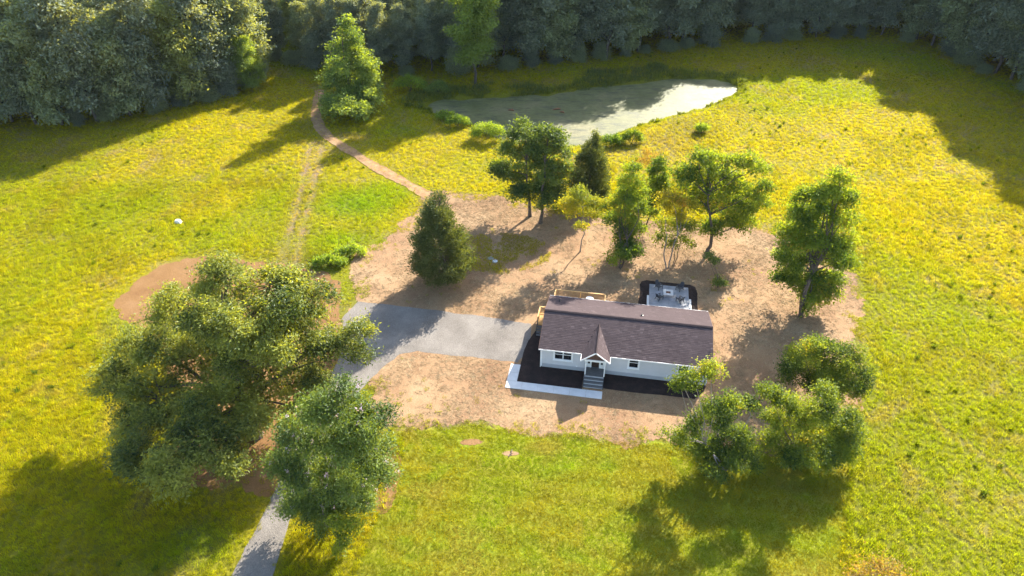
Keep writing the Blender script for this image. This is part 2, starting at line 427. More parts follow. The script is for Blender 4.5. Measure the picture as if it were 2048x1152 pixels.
def sheet(name, P, z, mat, label, rag=0.25, step=0.35, seed=1, islands=None):
    """a flat sheet with a ragged natural edge, lying z above the ground"""
    P = np.asarray(P); out = []
    n = len(P)
    for i in range(n):
        a, b = P[i], P[(i + 1) % n]; k = max(1, int(np.hypot(*(b - a)) / step))
        for j in range(k): out.append(lerp(a, b, j / k))
    out = np.array(out)
    if rag:
        t = np.roll(out, -1, 0) - np.roll(out, 1, 0); t /= np.maximum(np.hypot(t[:, 0], t[:, 1]), 1e-6)[:, None]
        nr = np.stack([t[:, 1], -t[:, 0]], 1)
        o = (vnoise(out[:, 0], out[:, 1], 2.2, seed, 3) - 0.5) * rag * 4.0 + (rng.random(len(out)) - 0.5) * rag * 0.8
        out = out + nr * o[:, None]
    tri = tessellate_polygon([[Vector((x, y, 0)) for x, y in out]])
    V = np.column_stack([out, np.full(len(out), z)])
    F = np.array([(a, b, c) for a, b, c in tri])
    # faces up
    e1 = V[F[:, 1]] - V[F[:, 0]]; e2 = V[F[:, 2]] - V[F[:, 0]]
    flip = (e1[:, 0] * e2[:, 1] - e1[:, 1] * e2[:, 0]) < 0
    F[flip] = F[flip][:, ::-1]
    o = mesh_obj(name, np_mesh(name, V, F, mat))
    return tag(o, label, kind='structure')

def lawn_material():
    s = N('mown_lawn'); p = s.pos()
    col = s.ramp(s.noise(0.28, 6, 0.6, p), (0.34, (0.25, 0.22, 0.026)), (0.52, (0.215, 0.225, 0.018)), (0.68, (0.175, 0.225, 0.014)))
    f = s.noise(5.0, 6, 0.75, p)
    col = s.mix(1.0, col, s.ramp(f, (0.3, 0.6), (0.7, 1.2)), 'MULTIPLY')
    return s.finish(col, 0.95, s.bump(f, 0.8, 0.08), 0.1)
M['lawn'] = lawn_material()
sheet('lawn', LAWN, 0.012, M['lawn'], 'short mown lawn in front of the house', 0.35, seed=2)
sheet('dirt_clearing', DIRT, 0.018, M['red_soil'], 'bare reddish dirt ring around the large spreading tree', 0.45, seed=3)
sheet('straw_yard', YARD, 0.024, M['yard'], 'straw covered bare soil yard around the house', 0.6, 0.25, seed=4)
sheet('gravel_driveway', DRIVE, 0.034, M['gravel'], 'pale grey gravel driveway bending up to the house', 0.10, seed=5)
for i, (u, v, r, lab) in enumerate(((1022, 908, 0.85, 'small bare red dirt spot in the lawn with a stick across it'), (945, 885, 0.8, 'thin bare dirt spot where the lawn meets the straw yard'), (776, 955, 1.5, 'bare dirt strip along the lawn beside the flowering tree'))):
    c = at(u, v)[:2]; th = np.linspace(0, 2 * math.pi, 14, endpoint=False)
    sx = (1.0, 1.5, 0.7)[i]; sy = (0.55, 0.5, 2.6)[i]
    sheet('dirt_spot', np.stack([c[0] + np.cos(th) * r * sx, c[1] + np.sin(th) * r * sy], 1), 0.030, M['yard'] if i == 0 else M['red_soil'], lab, 0.16, 0.2, 50 + i)

def strip(name, path, half, z, mat, label, seed):
    pts = []
    for i in range(len(path) - 1):
        k = max(1, int(np.hypot(*(path[i + 1] - path[i])) / 0.5))
        for j in range(k): pts.append(lerp(path[i], path[i + 1], j / k))
    pts.append(path[-1]); pts = np.array(pts)
    for _ in range(6): pts[1:-1] = (pts[:-2] + pts[1:-1] * 2 + pts[2:]) / 4
    t = np.gradient(pts, axis=0); t /= np.hypot(t[:, 0], t[:, 1])[:, None]
    nr = np.stack([-t[:, 1], t[:, 0]], 1)
    K = 7; off = np.linspace(-1, 1, K)
    V = []
    for j, o in enumerate(off):
        w = half * o
        if j in (0, K - 1): w = w + np.sign(o) * (vnoise(pts[:, 0], pts[:, 1], 2.6, seed + j, 3) - 0.5) * 0.9 * half + rng.normal(0, 0.05, len(pts))
        P2 = pts + nr * (np.asarray(w)[..., None] if np.ndim(w) else w)
        rut = -0.03 if j in (1, 5) else 0.0
        V.append(np.column_stack([P2, height(P2[:, 0], P2[:, 1]) + z + rut]))
    V = np.stack(V, 1); n = len(pts)
    idx = (np.arange(n - 1)[:, None] * K + np.arange(K - 1)[None, :]).ravel()
    o = mesh_obj(name, np_mesh(name, V.reshape(-1, 3), np.stack([idx, idx + K, idx + K + 1, idx + 1], 1), mat, smooth=True))
    return tag(o, label, kind='structure')
strip('dirt_track', TRACK, 0.9, 0.06, M['track'], 'worn dirt track running from the woods to the straw yard', 71)

# pond: a skin of pale algae on dark water
def pond_material():
    s = N('algae_covered_water'); p = s.pos()
    mp = s.n('Mapping'); mp.inputs['Scale'].default_value = (0.55, 1.5, 1.0); s.l(p, mp.inputs['Vector'])
    a = s.noise(0.10, 5, 0.6, p); b = s.noise(0.62, 6, 0.72, mp.outputs[0])
    col = s.ramp(a, (0.32, (0.085, 0.098, 0.028)), (0.50, (0.135, 0.138, 0.050)), (0.66, (0.175, 0.158, 0.072)))
    gap = s.ramp(b, (0.50, 0.0), (0.62, 0.9))
    col = s.mix(gap, col, (0.06, 0.07, 0.035))
    col = s.mix(1.0, col, s.ramp(s.noise(2.2, 6, 0.75, mp.outputs[0]), (0.3, 0.6), (0.7, 1.25)), 'MULTIPLY')
    rg = s.ramp(s.noise(0.6, 4, 0.6, p), (0.3, 0.50), (0.7, 0.68))
    return s.finish(col, rg, s.bump(s.noise(2.5, 4, 0.6, p), 0.5, 0.06), 0.35)
M['pond'] = pond_material()
cen = POND.mean(0); big = cen + (POND - cen) * 1.0
sheet('pond', POND + (POND - cen) / np.hypot(*(POND - cen).T)[:, None] * 1.2, -0.55, M['pond'], 'still pond covered with a pale skin of algae', 0.0)

# ------------------------------------------------------------------ plants: leaves, branches, trees
def tubes(lines, sides=6):
    V, F = [], []; base = 0
    for pts, rad in lines:
        pts = np.asarray(pts, float); rad = np.asarray(rad, float); k = len(pts)
        t = np.gradient(pts, axis=0); t /= np.maximum(np.linalg.norm(t, axis=1), 1e-9)[:, None]
        ref = np.array((0.31, 0.95, 0.05)); a = np.cross(t, ref); a /= np.maximum(np.linalg.norm(a, axis=1), 1e-9)[:, None]
        b = np.cross(t, a); th = np.linspace(0, 2 * math.pi, sides, endpoint=False)
        ring = pts[:, None, :] + rad[:, None, None] * (np.cos(th)[None, :, None] * a[:, None, :] + np.sin(th)[None, :, None] * b[:, None, :])
        V.append(ring.reshape(-1, 3))
        i = np.arange(k - 1)[:, None] * sides; j = np.arange(sides)[None, :]; jn = (j + 1) % sides
        F.append(np.stack([(i + j), (i + jn), (i + sides + jn), (i + sides + j)], -1).reshape(-1, 4) + base)
        base += k * sides
    return np.concatenate(V), np.concatenate(F)
def limb(a, b, r0, r1, R, n=6, sag=0.12):
    a = np.asarray(a, float); b = np.asarray(b, float); L = np.linalg.norm(b - a)
    t = np.linspace(0, 1, n)[:, None]
    p = a + (b - a) * t
    p += np.sin(t * math.pi) * (R.normal(0, 1, 3) * L * sag * 0.5 + np.array((0, 0, L * sag * 0.4)))
    p[1:-1] += R.normal(0, L * 0.015, (n - 2, 3))
    return p, np.linspace(r0, r1, n)
def unit(v): return v / np.maximum(np.linalg.norm(v, axis=-1, keepdims=True), 1e-9)
def leaf_cards(P, Nrm, D, size, aspect=0.5, fold=0.12):
    """diamond leaves: P base points, Nrm facing, D pointing; returns V, F"""
    D = unit(D - (D * Nrm).sum(-1, keepdims=True) * Nrm); S = np.cross(Nrm, D)
    L = size[:, None]; W = L * aspect / 2
    tip = P + D * L; mid = P + D * L * 0.45
    V = np.stack([P, mid + S * W + Nrm * L * fold, tip, mid - S * W + Nrm * L * fold], 1).reshape(-1, 3)
    i = np.arange(len(P))[:, None] * 4
    return V, i + np.arange(4)[None, :]
def clusters_to_leaves(C, outward, R, per, spread, size, flat=0.65, upness=0.7, droop=0.15, aspect=0.5, cvar=None):
    n = len(C)
    P = C[:, None, :] + R.normal(0, 1, (n, per, 3)) * spread[:, None, None] * np.array((1, 1, flat))
    out = unit(outward)[:, None, :]
    Nr = unit(np.array((0, 0, upness)) + out * 0.45 + R.normal(0, 0.55, (n, per, 3)))
    D = unit(out * 0.8 + R.normal(0, 0.7, (n, per, 3)) + np.array((0, 0, -droop)))
    sz = size * R.uniform(0.65, 1.35, (n, per))
    V, F = leaf_cards(P.reshape(-1, 3), Nr.reshape(-1, 3), D.reshape(-1, 3), sz.ravel(), aspect)
    cv = (R.random(n) if cvar is None else cvar)
    var = np.clip(cv[:, None] * 0.9 + R.random((n, per)) * 0.4 - 0.12, 0, 1)
    return V, F, np.repeat(var.ravel(), 4)
def lobe_clusters(c, r, R, n, shell=0.55, low=-0.55):
    d = unit(R.normal(0, 1, (int(n * 2.2) + 8, 3)))
    keep = d[:, 2] > low + R.random(len(d)) * 0.35
    d = d[keep][:n]
    t = shell + (1 - shell) * np.sqrt(R.random(len(d)))
    bump = 0.86 + 0.28 * vnoise(d[:, 0] * 3 + c[0], d[:, 1] * 3 + d[:, 2] * 2.3 + c[1], 1.0, int(R.integers(1, 999)), 2)
    return c + d * r * (t * bump)[:, None], d

def bough_clusters(c, r, R, n, shell=0.5, low=-0.55, twigs=None, thick=0.04):
    """leaf clusters strung along uneven boughs that radiate through a lobe, with hollows between them"""
    k = int(np.clip(6 + r[0] * 4.0, 8, 22)); d = unit(R.normal(0, 1, (k * 3, 3)) * np.array((1, 1, 0.85))); d = d[d[:, 2] > low][:k]
    w = R.uniform(0.4, 1.0, len(d)); out, dirs = [], []
    for q, ww in zip(d, w):
        m = max(3, int(round(n * ww / w.sum())))
        tip = c + q * r * (0.62 + 0.5 * ww) * R.uniform(0.85, 1.12); a0 = c + q * r * 0.12
        t = shell * 0.5 + (1 - shell * 0.5) * R.random(m) ** 0.75
        bend = np.array((0, 0, -0.10 * r[0])) * (t[:, None] ** 2) + np.array((0, 0, 0.10 * r[0])) * np.sin(t[:, None] * math.pi)
        fat = r[0] * R.uniform(0.13, 0.22)
        C = a0 + (tip - a0) * t[:, None] + bend + R.normal(0, 1, (m, 3)) * fat * np.array((1, 1, 0.55)) * (1.15 - 0.5 * t[:, None])
        out.append(C); dirs.append(unit(q + R.normal(0, 0.35, (m, 3)) + np.array((0, 0, 0.15))))
        if twigs is not None: twigs.append(limb(a0, tip + np.array((0, 0, -0.05 * r[0])), thick, thick * 0.25, R, 5, 0.06))
    return np.concatenate(out), np.concatenate(dirs)

def tree(name, label, cat, base, lobes, leaf, bark, leaves=20000, size=0.26, per=26, trunk=0.2, stems=1, seed=1, group=None, spread=0.38, aspect=0.5, zmin=1.2,
         flowers=0, upness=0.7, low=-0.5, fork=0.35, depth=0.9, lean=(0, 0), shell=0.5, weights=None, stem_spread=0.5, scale_z=1.0, gap=0.0, back=0.0):
    """broadleaf tree: crown lobes are given as photo pixels (u, v, radius[, toward camera metres]) and set at the tree's own distance"""
    R = np.random.default_rng(seed)
    b0 = at(*base); yb = b0[1]
    root = empty(name, tuple(b0)); tag(root, label, cat, group)
    Ls = []
    for lb in lobes:
        u, v, r = lb[:3]; dy = (lb[3] if len(lb) > 3 else 0.0) - back
        p = at_depth(u, v, yb - dy); rm = r / FOCAL * depth_of(p)
        for _ in range(60):                       # keep the lobe clear of the ground: bring it forward along the sight line
            if p[2] - rm * 0.75 >= zmin: break
            p = p + unit(np.array((0, 0, CAMH)) - p) * 0.4
        Ls.append((p - b0, np.array((rm, rm * depth, rm * 0.9 * scale_z))))
    # branches
    cen = np.mean([l[0] for l in Ls], 0); ztop = max(l[0][2] + l[1][2] for l in Ls)
    zf = max(0.5, min(l[0][2] - l[1][2] for l in Ls)) if stems == 1 else 0.3
    zf = max(zf, fork * ztop * 0.6) if stems == 1 else zf
    lines = []; forks = []
    if stems == 1:
        f = np.array((cen[0] * 0.15 + lean[0], cen[1] * 0.15 + lean[1], zf))
        p, r = limb((0, 0, -0.15), f, trunk, trunk * 0.78, R, 6, 0.04); r[0] *= 1.5; r[1] *= 1.1
        lines.append((p, r)); forks = [f]
        top = max(Ls, key=lambda l: l[0][2])[0]
        p, r = limb(f, (top[0] * 0.6 + f[0] * 0.4, top[1] * 0.6 + f[1] * 0.4, top[2]), trunk * 0.72, trunk * 0.15, R, 8, 0.05)
        lines.append((p, r)); forks = [f, p[2], p[4]]
    else:
        for k in range(stems):
            a = 2 * math.pi * (k + R.random() * 0.5) / stems
            f = np.array((math.cos(a) * stem_spread * 2.2 + cen[0] * 0.3, math.sin(a) * stem_spread * 2.2 + cen[1] * 0.3, max(1.6, cen[2] * 0.55)))
            p, r = limb((math.cos(a) * 0.15, math.sin(a) * 0.15, -0.1), f, trunk, trunk * 0.6, R, 7, 0.1)
            lines.append((p, r)); forks.append(f)
    CV, CF, CA = [], [], []; base_i = 0
    areas = np.array([l[1][0] ** 2 for l in Ls]); 
    if weights is not None: areas = areas * np.array(weights)
    tot = leaves / per
    for (c, r), a in zip(Ls, areas / areas.sum()):
        f = min(forks, key=lambda q: np.linalg.norm(q - c) + (3 if q[2] > c[2] else 0))
        br = trunk * (0.42 if stems == 1 else 0.5) * min(1.4, r[0] / np.mean([l[1][0] for l in Ls]))
        p, rr = limb(f, c, br, br * 0.45, R, 6, 0.12); lines.append((p, rr))
        nc = max(6, int(a * tot))
        C, d = bough_clusters(c, r, R, nc, shell, low, lines, max(0.018, br * 0.32))
        if gap > 0:                                # holes where the sky or ground shows through
            q = vnoise(C[:, 0] + C[:, 2] * 0.7, C[:, 1] + C[:, 2] * 0.5, r[0] * 0.45, seed + 5, 2)
            keep = q > gap; C, d = C[keep], d[keep]
        if len(C) == 0: continue
        nzv = vnoise(C[:, 0] * 1.0 + C[:, 2], C[:, 1] - C[:, 2] * 0.6, 1.6, seed, 2)
        cv = np.clip(1.5 * (nzv - 0.5) + 0.42 + 0.4 * (R.random(len(C)) - 0.5), 0, 1)
        V, F, A = clusters_to_leaves(C, d, R, per, R.uniform(0.7, 1.3, len(C)) * spread, size, 0.6, upness, 0.15, aspect, cv)
        CV.append(V); CF.append(F + base_i); CA.append(A); base_i += len(V)
    V, F = tubes(lines); mesh_obj('trunk', np_mesh('trunk', V, F, bark, smooth=True), root)
    mesh_obj('crown', np_mesh('crown', np.concatenate(CV), np.concatenate(CF), leaf, {'var': np.concatenate(CA)}), root)
    if flowers:
        FV, FF, FA = [], [], []; bi = 0
        for (c, r), a in zip(Ls, areas / areas.sum()):
            C, d = lobe_clusters(c, r * 1.03, R, int(a * flowers) + 1, 0.95, -0.2)
            V, F, A = clusters_to_leaves(C, d, R, 10, np.full(len(C), 0.07), 0.10, 1.6, 0.6, 0.0, 0.8)
            FV.append(V); FF.append(F + bi); FA.append(A); bi += len(V)
        mesh_obj('blossom', np_mesh('blossom', np.concatenate(FV), np.concatenate(FF), M['petal'], {'var': np.concatenate(FA)}), root)
    return root

def cedar(name, label, base, top_v, half_px, leaf, seed, leaves=26000, trunk=0.2, zlow=1.3, power=0.8, bulge=0.22, size=0.22):
    R = np.random.default_rng(seed)
    b0 = at(*base); tp = at_depth(base[0], top_v, b0[1]); H = tp[2]
    rad = half_px / FOCAL * depth_of((b0[0], b0[1], H * 0.35))
    root = empty(name, tuple(b0)); tag(root, label, 'tree')
    lines = [limb((0, 0, -0.15), (0.1, 0, H * 0.96), trunk, 0.02, R, 10, 0.01)]
    lines[0][1][0] *= 1.5
    per = 24; nb = int(leaves / per / 5)
    C, D = [], []
    z = zlow + (H - zlow) * (1 - np.sqrt(R.random(nb)))          # more boughs low down
    th = R.random(nb) * 2 * math.pi
    t = (z - zlow) / (H - zlow)
    prof = np.minimum(1, ((1 - t) ** power) * 1.05) * np.minimum(1, 0.62 + t / bulge * 0.38) * rad
    prof = prof * (0.72 + 0.45 * vnoise(th * 2.0, z, 1.1, seed, 2)) * R.uniform(0.8, 1.12, nb) + 0.12
    for k in range(nb):
        d = np.array((math.cos(th[k]), math.sin(th[k]), 0.0))
        a = np.array((0, 0, max(z[k] - prof[k] * 0.25, 0.6)))
        tip = d * prof[k] + np.array((0, 0, z[k] + prof[k] * 0.12))
        if k % 3 == 0: lines.append(limb(a, tip, 0.035, 0.008, R, 4, 0.05))
        for s in (0.45, 0.62, 0.78, 0.9, 1.0):
            C.append(a + (tip - a) * s + R.normal(0, 0.12, 3)); D.append(d + np.array((0, 0, 0.7)))
    C = np.array(C); D = np.array(D)
    n = len(C)
    P = C[:, None, :] + R.normal(0, 1, (n, per, 3)) * np.array((0.24, 0.24, 0.22))
    dd = unit(D)[:, None, :] + R.normal(0, 0.45, (n, per, 3)); dd = unit(dd)
    nr = unit(np.cross(dd, R.normal(0, 1, (n, per, 3))))
    V, F = leaf_cards(P.reshape(-1, 3), nr.reshape(-1, 3), dd.reshape(-1, 3), size * R.uniform(0.7, 1.5, n * per), 0.34, 0.05)
    cv = np.clip(vnoise(C[:, 0] * 2 + C[:, 2], C[:, 1] * 2 - C[:, 2], 1.2, seed + 3, 2) * 0.8 + R.random(n) * 0.25 - 0.05, 0, 1)
    var = np.clip(cv[:, None] + R.normal(0, 0.12, (n, per)), 0, 1)
    V2, F2 = tubes(lines); mesh_obj('trunk', np_mesh('trunk', V2, F2, M['bark'], smooth=True), root)
    mesh_obj('crown', np_mesh('crown', V, F, leaf, {'var': np.repeat(var.ravel(), 4)}), root)
    return root

# ------------------------------------------------------------------ the house
HX, HY, HYAW = 2.724, 54.571, -0.1694
HL, HW, EZ, RZ = 17.4, 9.17, 2.73, 4.245
OV = 0.275
def hp(a, b, z=0.0):
    c, s = math.cos(HYAW), math.sin(HYAW)
    return np.array((HX + a * c - b * s, HY + a * s + b * c, z))
def hpoly(pts): return np.array([hp(a, b)[:2] for a, b in pts])

M['siding'] = mottled('grey_lap_siding', (0.60, 0.585, 0.59), 0.05, 2.0, 0.7)
M['skirt'] = mottled('dark_grey_skirting', (0.40, 0.405, 0.425), 0.08, 2.0, 0.75)
M['white'] = mottled('white_trim', (0.86, 0.85, 0.83), 0.03, 3.0, 0.5)
M['dark_deck'] = mottled('dark_grey_deck_board', (0.13, 0.125, 0.12), 0.2, 6.0, 0.8, 0.2, 30)
M['pine'] = mottled('new_pine_lumber', (0.62, 0.37, 0.14), 0.18, 5.0, 0.7, 0.1, 20)
M['black_metal'] = mottled('black_metal', (0.02, 0.02, 0.022), 0.2, 5.0, 0.4, spec=0.5)
M['door'] = mottled('dark_wood_door', (0.045, 0.026, 0.018), 0.25, 4.0, 0.5)
M['gable'] = mottled('brown_gable_board', (0.12, 0.065, 0.045), 0.3, 5.0, 0.8)
M['chair'] = mottled('charcoal_chair', (0.055, 0.058, 0.065), 0.2, 5.0, 0.6)
M['firestone'] = mottled('pale_fire_table', (0.55, 0.53, 0.50), 0.12, 4.0, 0.8)
M['ember'] = mottled('dark_burner_tray', (0.07, 0.025, 0.018), 0.4, 9.0, 0.8)
M['lid'] = mottled('green_grey_lid', (0.21, 0.22, 0.19), 0.2, 4.0, 0.7)
M['pale_lid'] = mottled('pale_plastic_lid', (0.52, 0.53, 0.54), 0.08, 4.0, 0.6)
def glass_material():
    s = N('window_glass')
    return s.finish(s.ramp(s.noise(0.8, 2, 0.5, s.objc()), (0.3, (0.012, 0.013, 0.015)), (0.7, (0.03, 0.032, 0.036))), 0.06, None, 0.6)
M['glass'] = glass_material()
def shingle_material():
    s = N('brown_asphalt_shingle')
    v = s.n('Attribute', attribute_name='var').outputs['Fac']
    col = s.ramp(v, (0.0, (0.056, 0.043, 0.044)), (0.5, (0.082, 0.063, 0.064)), (0.85, (0.105, 0.081, 0.081)), (1.0, (0.17, 0.137, 0.135)))
    f = s.noise(22, 4, 0.8, s.objc())
    col = s.mix(1.0, col, s.ramp(f, (0.3, 0.75), (0.7, 1.2)), 'MULTIPLY')
    big = s.noise(0.7, 3, 0.6, s.objc())
    col = s.mix(1.0, col, s.ramp(big, (0.3, 0.95), (0.7, 1.05)), 'MULTIPLY')
    return s.finish(col, 0.95, None, 0.04)
M['shingle'] = shingle_material()

# beds, walk and patio (ground works)
sheet('mulch_bed', hpoly([(-1.86, -2.36), (4.80, -2.36), (4.80, 0.3), (0.3, 0.3), (0.3, 4.6), (-0.2, 4.9), (-0.75, 5.6), (-1.15, 5.9), (-1.35, 5.2), (-1.65, 4.2), (-1.84, 2.5), (-1.88, 0.2)]), 0.046, M['mulch'], 'dark mulch bed at the left front corner of the house', 0.03, 0.2, 6)
sheet('mulch_bed', hpoly([(6.88, -1.90), (9.5, -1.95), (12.5, -1.86), (16.0, -1.84), (16.9, -0.6), (17.2, 0.15), (17.1, 0.32), (6.88, 0.32)]), 0.046, M['mulch'], 'dark mulch bed under the front wall right of the porch', 0.04, 0.2, 7)
sheet('mulch_bed', hpoly([(10.0, 9.0), (10.0, 13.2), (10.15, 15.0), (10.1, 16.6), (10.35, 17.3), (10.9, 17.65), (13.5, 17.6), (16.1, 17.6), (16.7, 17.2), (16.95, 16.0), (16.85, 13.3), (16.8, 9.0)]), 0.046, M['mulch'], 'dark mulch border around the concrete patio behind the house', 0.05, 0.2, 8)

def flat_thing(name, label, cat=None):
    root = empty(name, (HX, HY, 0), HYAW); root['label'] = label; root['kind'] = 'structure'
    return root
walk = flat_thing('concrete_walk', 'pale concrete walk running along the front mulch bed to the porch steps')
xs = np.linspace(-2.9, 6.86, 7)
for i in range(6): MB().box(xs[i] + 0.008, xs[i + 1] - 0.008, -3.44, -2.40, -0.05, 0.085).build('slab', M['concrete'], walk, 0.008)
for y0, y1 in ((-2.384, -1.15), (-1.134, 0.12)): MB().box(-2.892, -1.86, y0, y1, -0.05, 0.085).build('slab', M['concrete'], walk, 0.008)
patio = flat_thing('concrete_patio', 'grey concrete patio behind the house with a fire table')
for (x0, x1) in ((11.24, 13.53), (13.545, 15.84)):
    for (y0, y1) in ((9.25, 11.1), (11.115, 13.0), (13.015, 14.95), (14.965, 16.88)):
        MB().box(x0, x1, y0, y1, -0.05, 0.10).build('slab', M['patio'], patio, 0.008)
for x0, x1 in ((10.98, 11.225), (15.855, 16.10)): MB().box(x0, x1, 9.3, 14.5, -0.05, 0.16).build('edging', M['concrete'], patio, 0.01)

house = empty('house', (HX, HY, 0), HYAW)
tag(house, 'single storey grey house with brown shingle roof and white trim', 'house')
W0, W1, D0, D1 = OV, HL - OV, OV, HW - OV
SK = 0.56
# foundation skirting and walls with real openings
wins = [(1.50, 3.54), (9.10, 10.32), (14.0, 15.22)]
WZ0, WZ1 = 1.20, 2.60
DA0, DA1 = 5.02, 6.72                     # door with sidelights
def lap(mb, a0, a1, z0, z1, y, sgn=-1):
    """lap siding boards, each leaning out at its foot"""
    n = max(1, round((z1 - z0) / 0.18)); h = (z1 - z0) / n
    for i in range(n):
        za, zb = z0 + i * h, z0 + (i + 1) * h
        mb.face((a0, y + sgn * 0.022, za), (a1, y + sgn * 0.022, za), (a1, y + sgn * 0.004, zb), (a0, y + sgn * 0.004, zb))
        mb.face((a0, y, za), (a1, y, za), (a1, y + sgn * 0.022, za), (a0, y + sgn * 0.022, za))
def wall_front():
    mb = MB()
    cuts = sorted([(a, b, WZ0 + 0.1, WZ1 - 0.08) for a, b in [(w[0] + .12, w[1] - .12) for w in wins]] + [(DA0, DA1, SK, 2.62)])
    a = W0
    for (c0, c1, z0, z1) in cuts:
        lap(mb, a, c0, SK, EZ, D0)
        if z0 > SK: lap(mb, c0, c1, SK, z0, D0)
        lap(mb, c0, c1, z1, EZ, D0)
        # reveal
        mb.face((c0, D0, z0), (c0, D0 + .12, z0), (c0, D0 + .12, z1), (c0, D0, z1)); mb.face((c1, D0, z0), (c1, D0 + .12, z0), (c1, D0 + .12, z1), (c1, D0, z1))
        a = c1
    lap(mb, a, W1, SK, EZ, D0)
    return mb
wall_front().build('front_wall', M['siding'], house)
mb = MB(); lap(mb, W0, W1, SK, EZ, D1, 1); mb.build('rear_wall', M['siding'], house)
slope = (RZ - EZ) / (HW / 2)
for nm, x, sg in (('side_wall', W0, -1), ('side_wall', W1, 1)):
    mb = MB(); h = 0.18; z = SK
    while z < RZ - 0.1:
        zb = min(z + h, RZ - 0.05)
        def span(zz): return (max(D0, (zz - EZ) / slope + 0.1), min(D1, HW - (zz - EZ) / slope - 0.1)) if zz > EZ else (D0, D1)
        y0, y1 = span(z); y2, y3 = span(zb)
        if y3 > y2: mb.face((x + sg * .022, y0, z), (x + sg * .022, y1, z), (x + sg * .004, y3, zb), (x + sg * .004, y2, zb))
        z = zb
    mb.build(nm, M['siding'], house)
MB().box(W0 + .03, W1 - .03, D0 + .01, D1 - .01, -0.1, SK - 0.002).build('skirting', M['skirt'], house)
for (x, y) in ((W0 - .035, D0 - .035), (W1 - .075, D0 - .035), (W0 - .035, D1 - .075), (W1 - .075, D1 - .075)):
    MB().box(x, x + .11, y, y + .11, 0.18, EZ - 0.12).build('corner_board', M['white'], house)
# windows
def window(a0, a1, sashes):
    fr = MB(); t = 0.18
    fr.box(a0, a0 + t, D0 - .055, D0 + .05, WZ0, WZ1).box(a1 - t, a1, D0 - .055, D0 + .05, WZ0, WZ1)
    fr.box(a0 + t, a1 - t, D0 - .055, D0 + .05, WZ0, WZ0 + t).box(a0 + t, a1 - t, D0 - .055, D0 + .05, WZ1 - t, WZ1)
    root = fr.build('window', M['white'], house)
    MB().box(a0 - .04, a1 + .04, D0 - .10, D0 - .056, WZ0 - .03, WZ0 + .03).build('sill', M['white'], root)
    w = (a1 - a0 - 2 * t) / sashes
    for k in range(sashes):
        x0 = a0 + t + k * w; x1 = x0 + w
        zm = (WZ0 + WZ1) / 2 + 0.12
        if k: MB().box(x0 - .05, x0 + .05, D0 - .045, D0 + .03, WZ0 + t, WZ1 - t).build('mullion', M['white'], root)
        MB().box(x0, x1, D0 - .03, D0 + .03, zm - .03, zm + .03).build('meeting_rail', M['white'], root)
        MB().box(x0 + .01, x1 - .01, D0 + .02, D0 + .035, WZ0 + t, zm - .03).build('pane', M['glass'], root)
        MB().box(x0 + .01, x1 - .01, D0 + .005, D0 + .018, zm + .03, WZ1 - t).build('pane', M['glass'], root)
window(*wins[0], 2); window(*wins[1], 1); window(*wins[2], 1)
# entrance
DK = 0.74
fr = MB().box(DA0 - .1, DA0 + .02, D0 - .05, D0 + .06, DK, 2.70).box(DA1 - .02, DA1 + .1, D0 - .05, D0 + .06, DK, 2.70).box(DA0 + .02, DA1 - .02, D0 - .05, D0 + .06, 2.56, 2.70)
fr.box(DA0 + .36, DA0 + .46, D0 - .04, D0 + .05, DK, 2.56).box(DA1 - .46, DA1 - .36, D0 - .04, D0 + .05, DK, 2.56)
for x0, x1 in ((DA0 + .02, DA0 + .36), (DA1 - .36, DA1 - .02)):
    fr.box(x0, x1, D0 - .02, D0 + .05, DK, 1.22).box(x0, x0 + .06, D0 - .02, D0 + .05, 1.22, 2.56).box(x1 - .06, x1, D0 - .02, D0 + .05, 1.22, 2.56)
ent = fr.build('door_frame', M['white'], house)
for x0, x1 in ((DA0 + .08, DA0 + .30), (DA1 - .30, DA1 - .08)): MB().box(x0, x1, D0, D0 + .015, 1.22, 2.56).build('pane', M['glass'], ent)
door = MB().box(DA0 + .46, DA1 - .46, D0 + .0, D0 + .045, DK + .06, 2.55).build('door', M['door'], house)
MB().box(DA0 + .60, DA1 - .60, D0 - .012, D0 - .001, 1.55, 2.42).build('pane', M['glass'], door)
MB().lathe([(0.0, 0), (.03, .0), (.035, .03), (.0, .05)], (DA1 - .52, D0 - .03, 1.65), 10).build('handle', M['black_metal'], door)
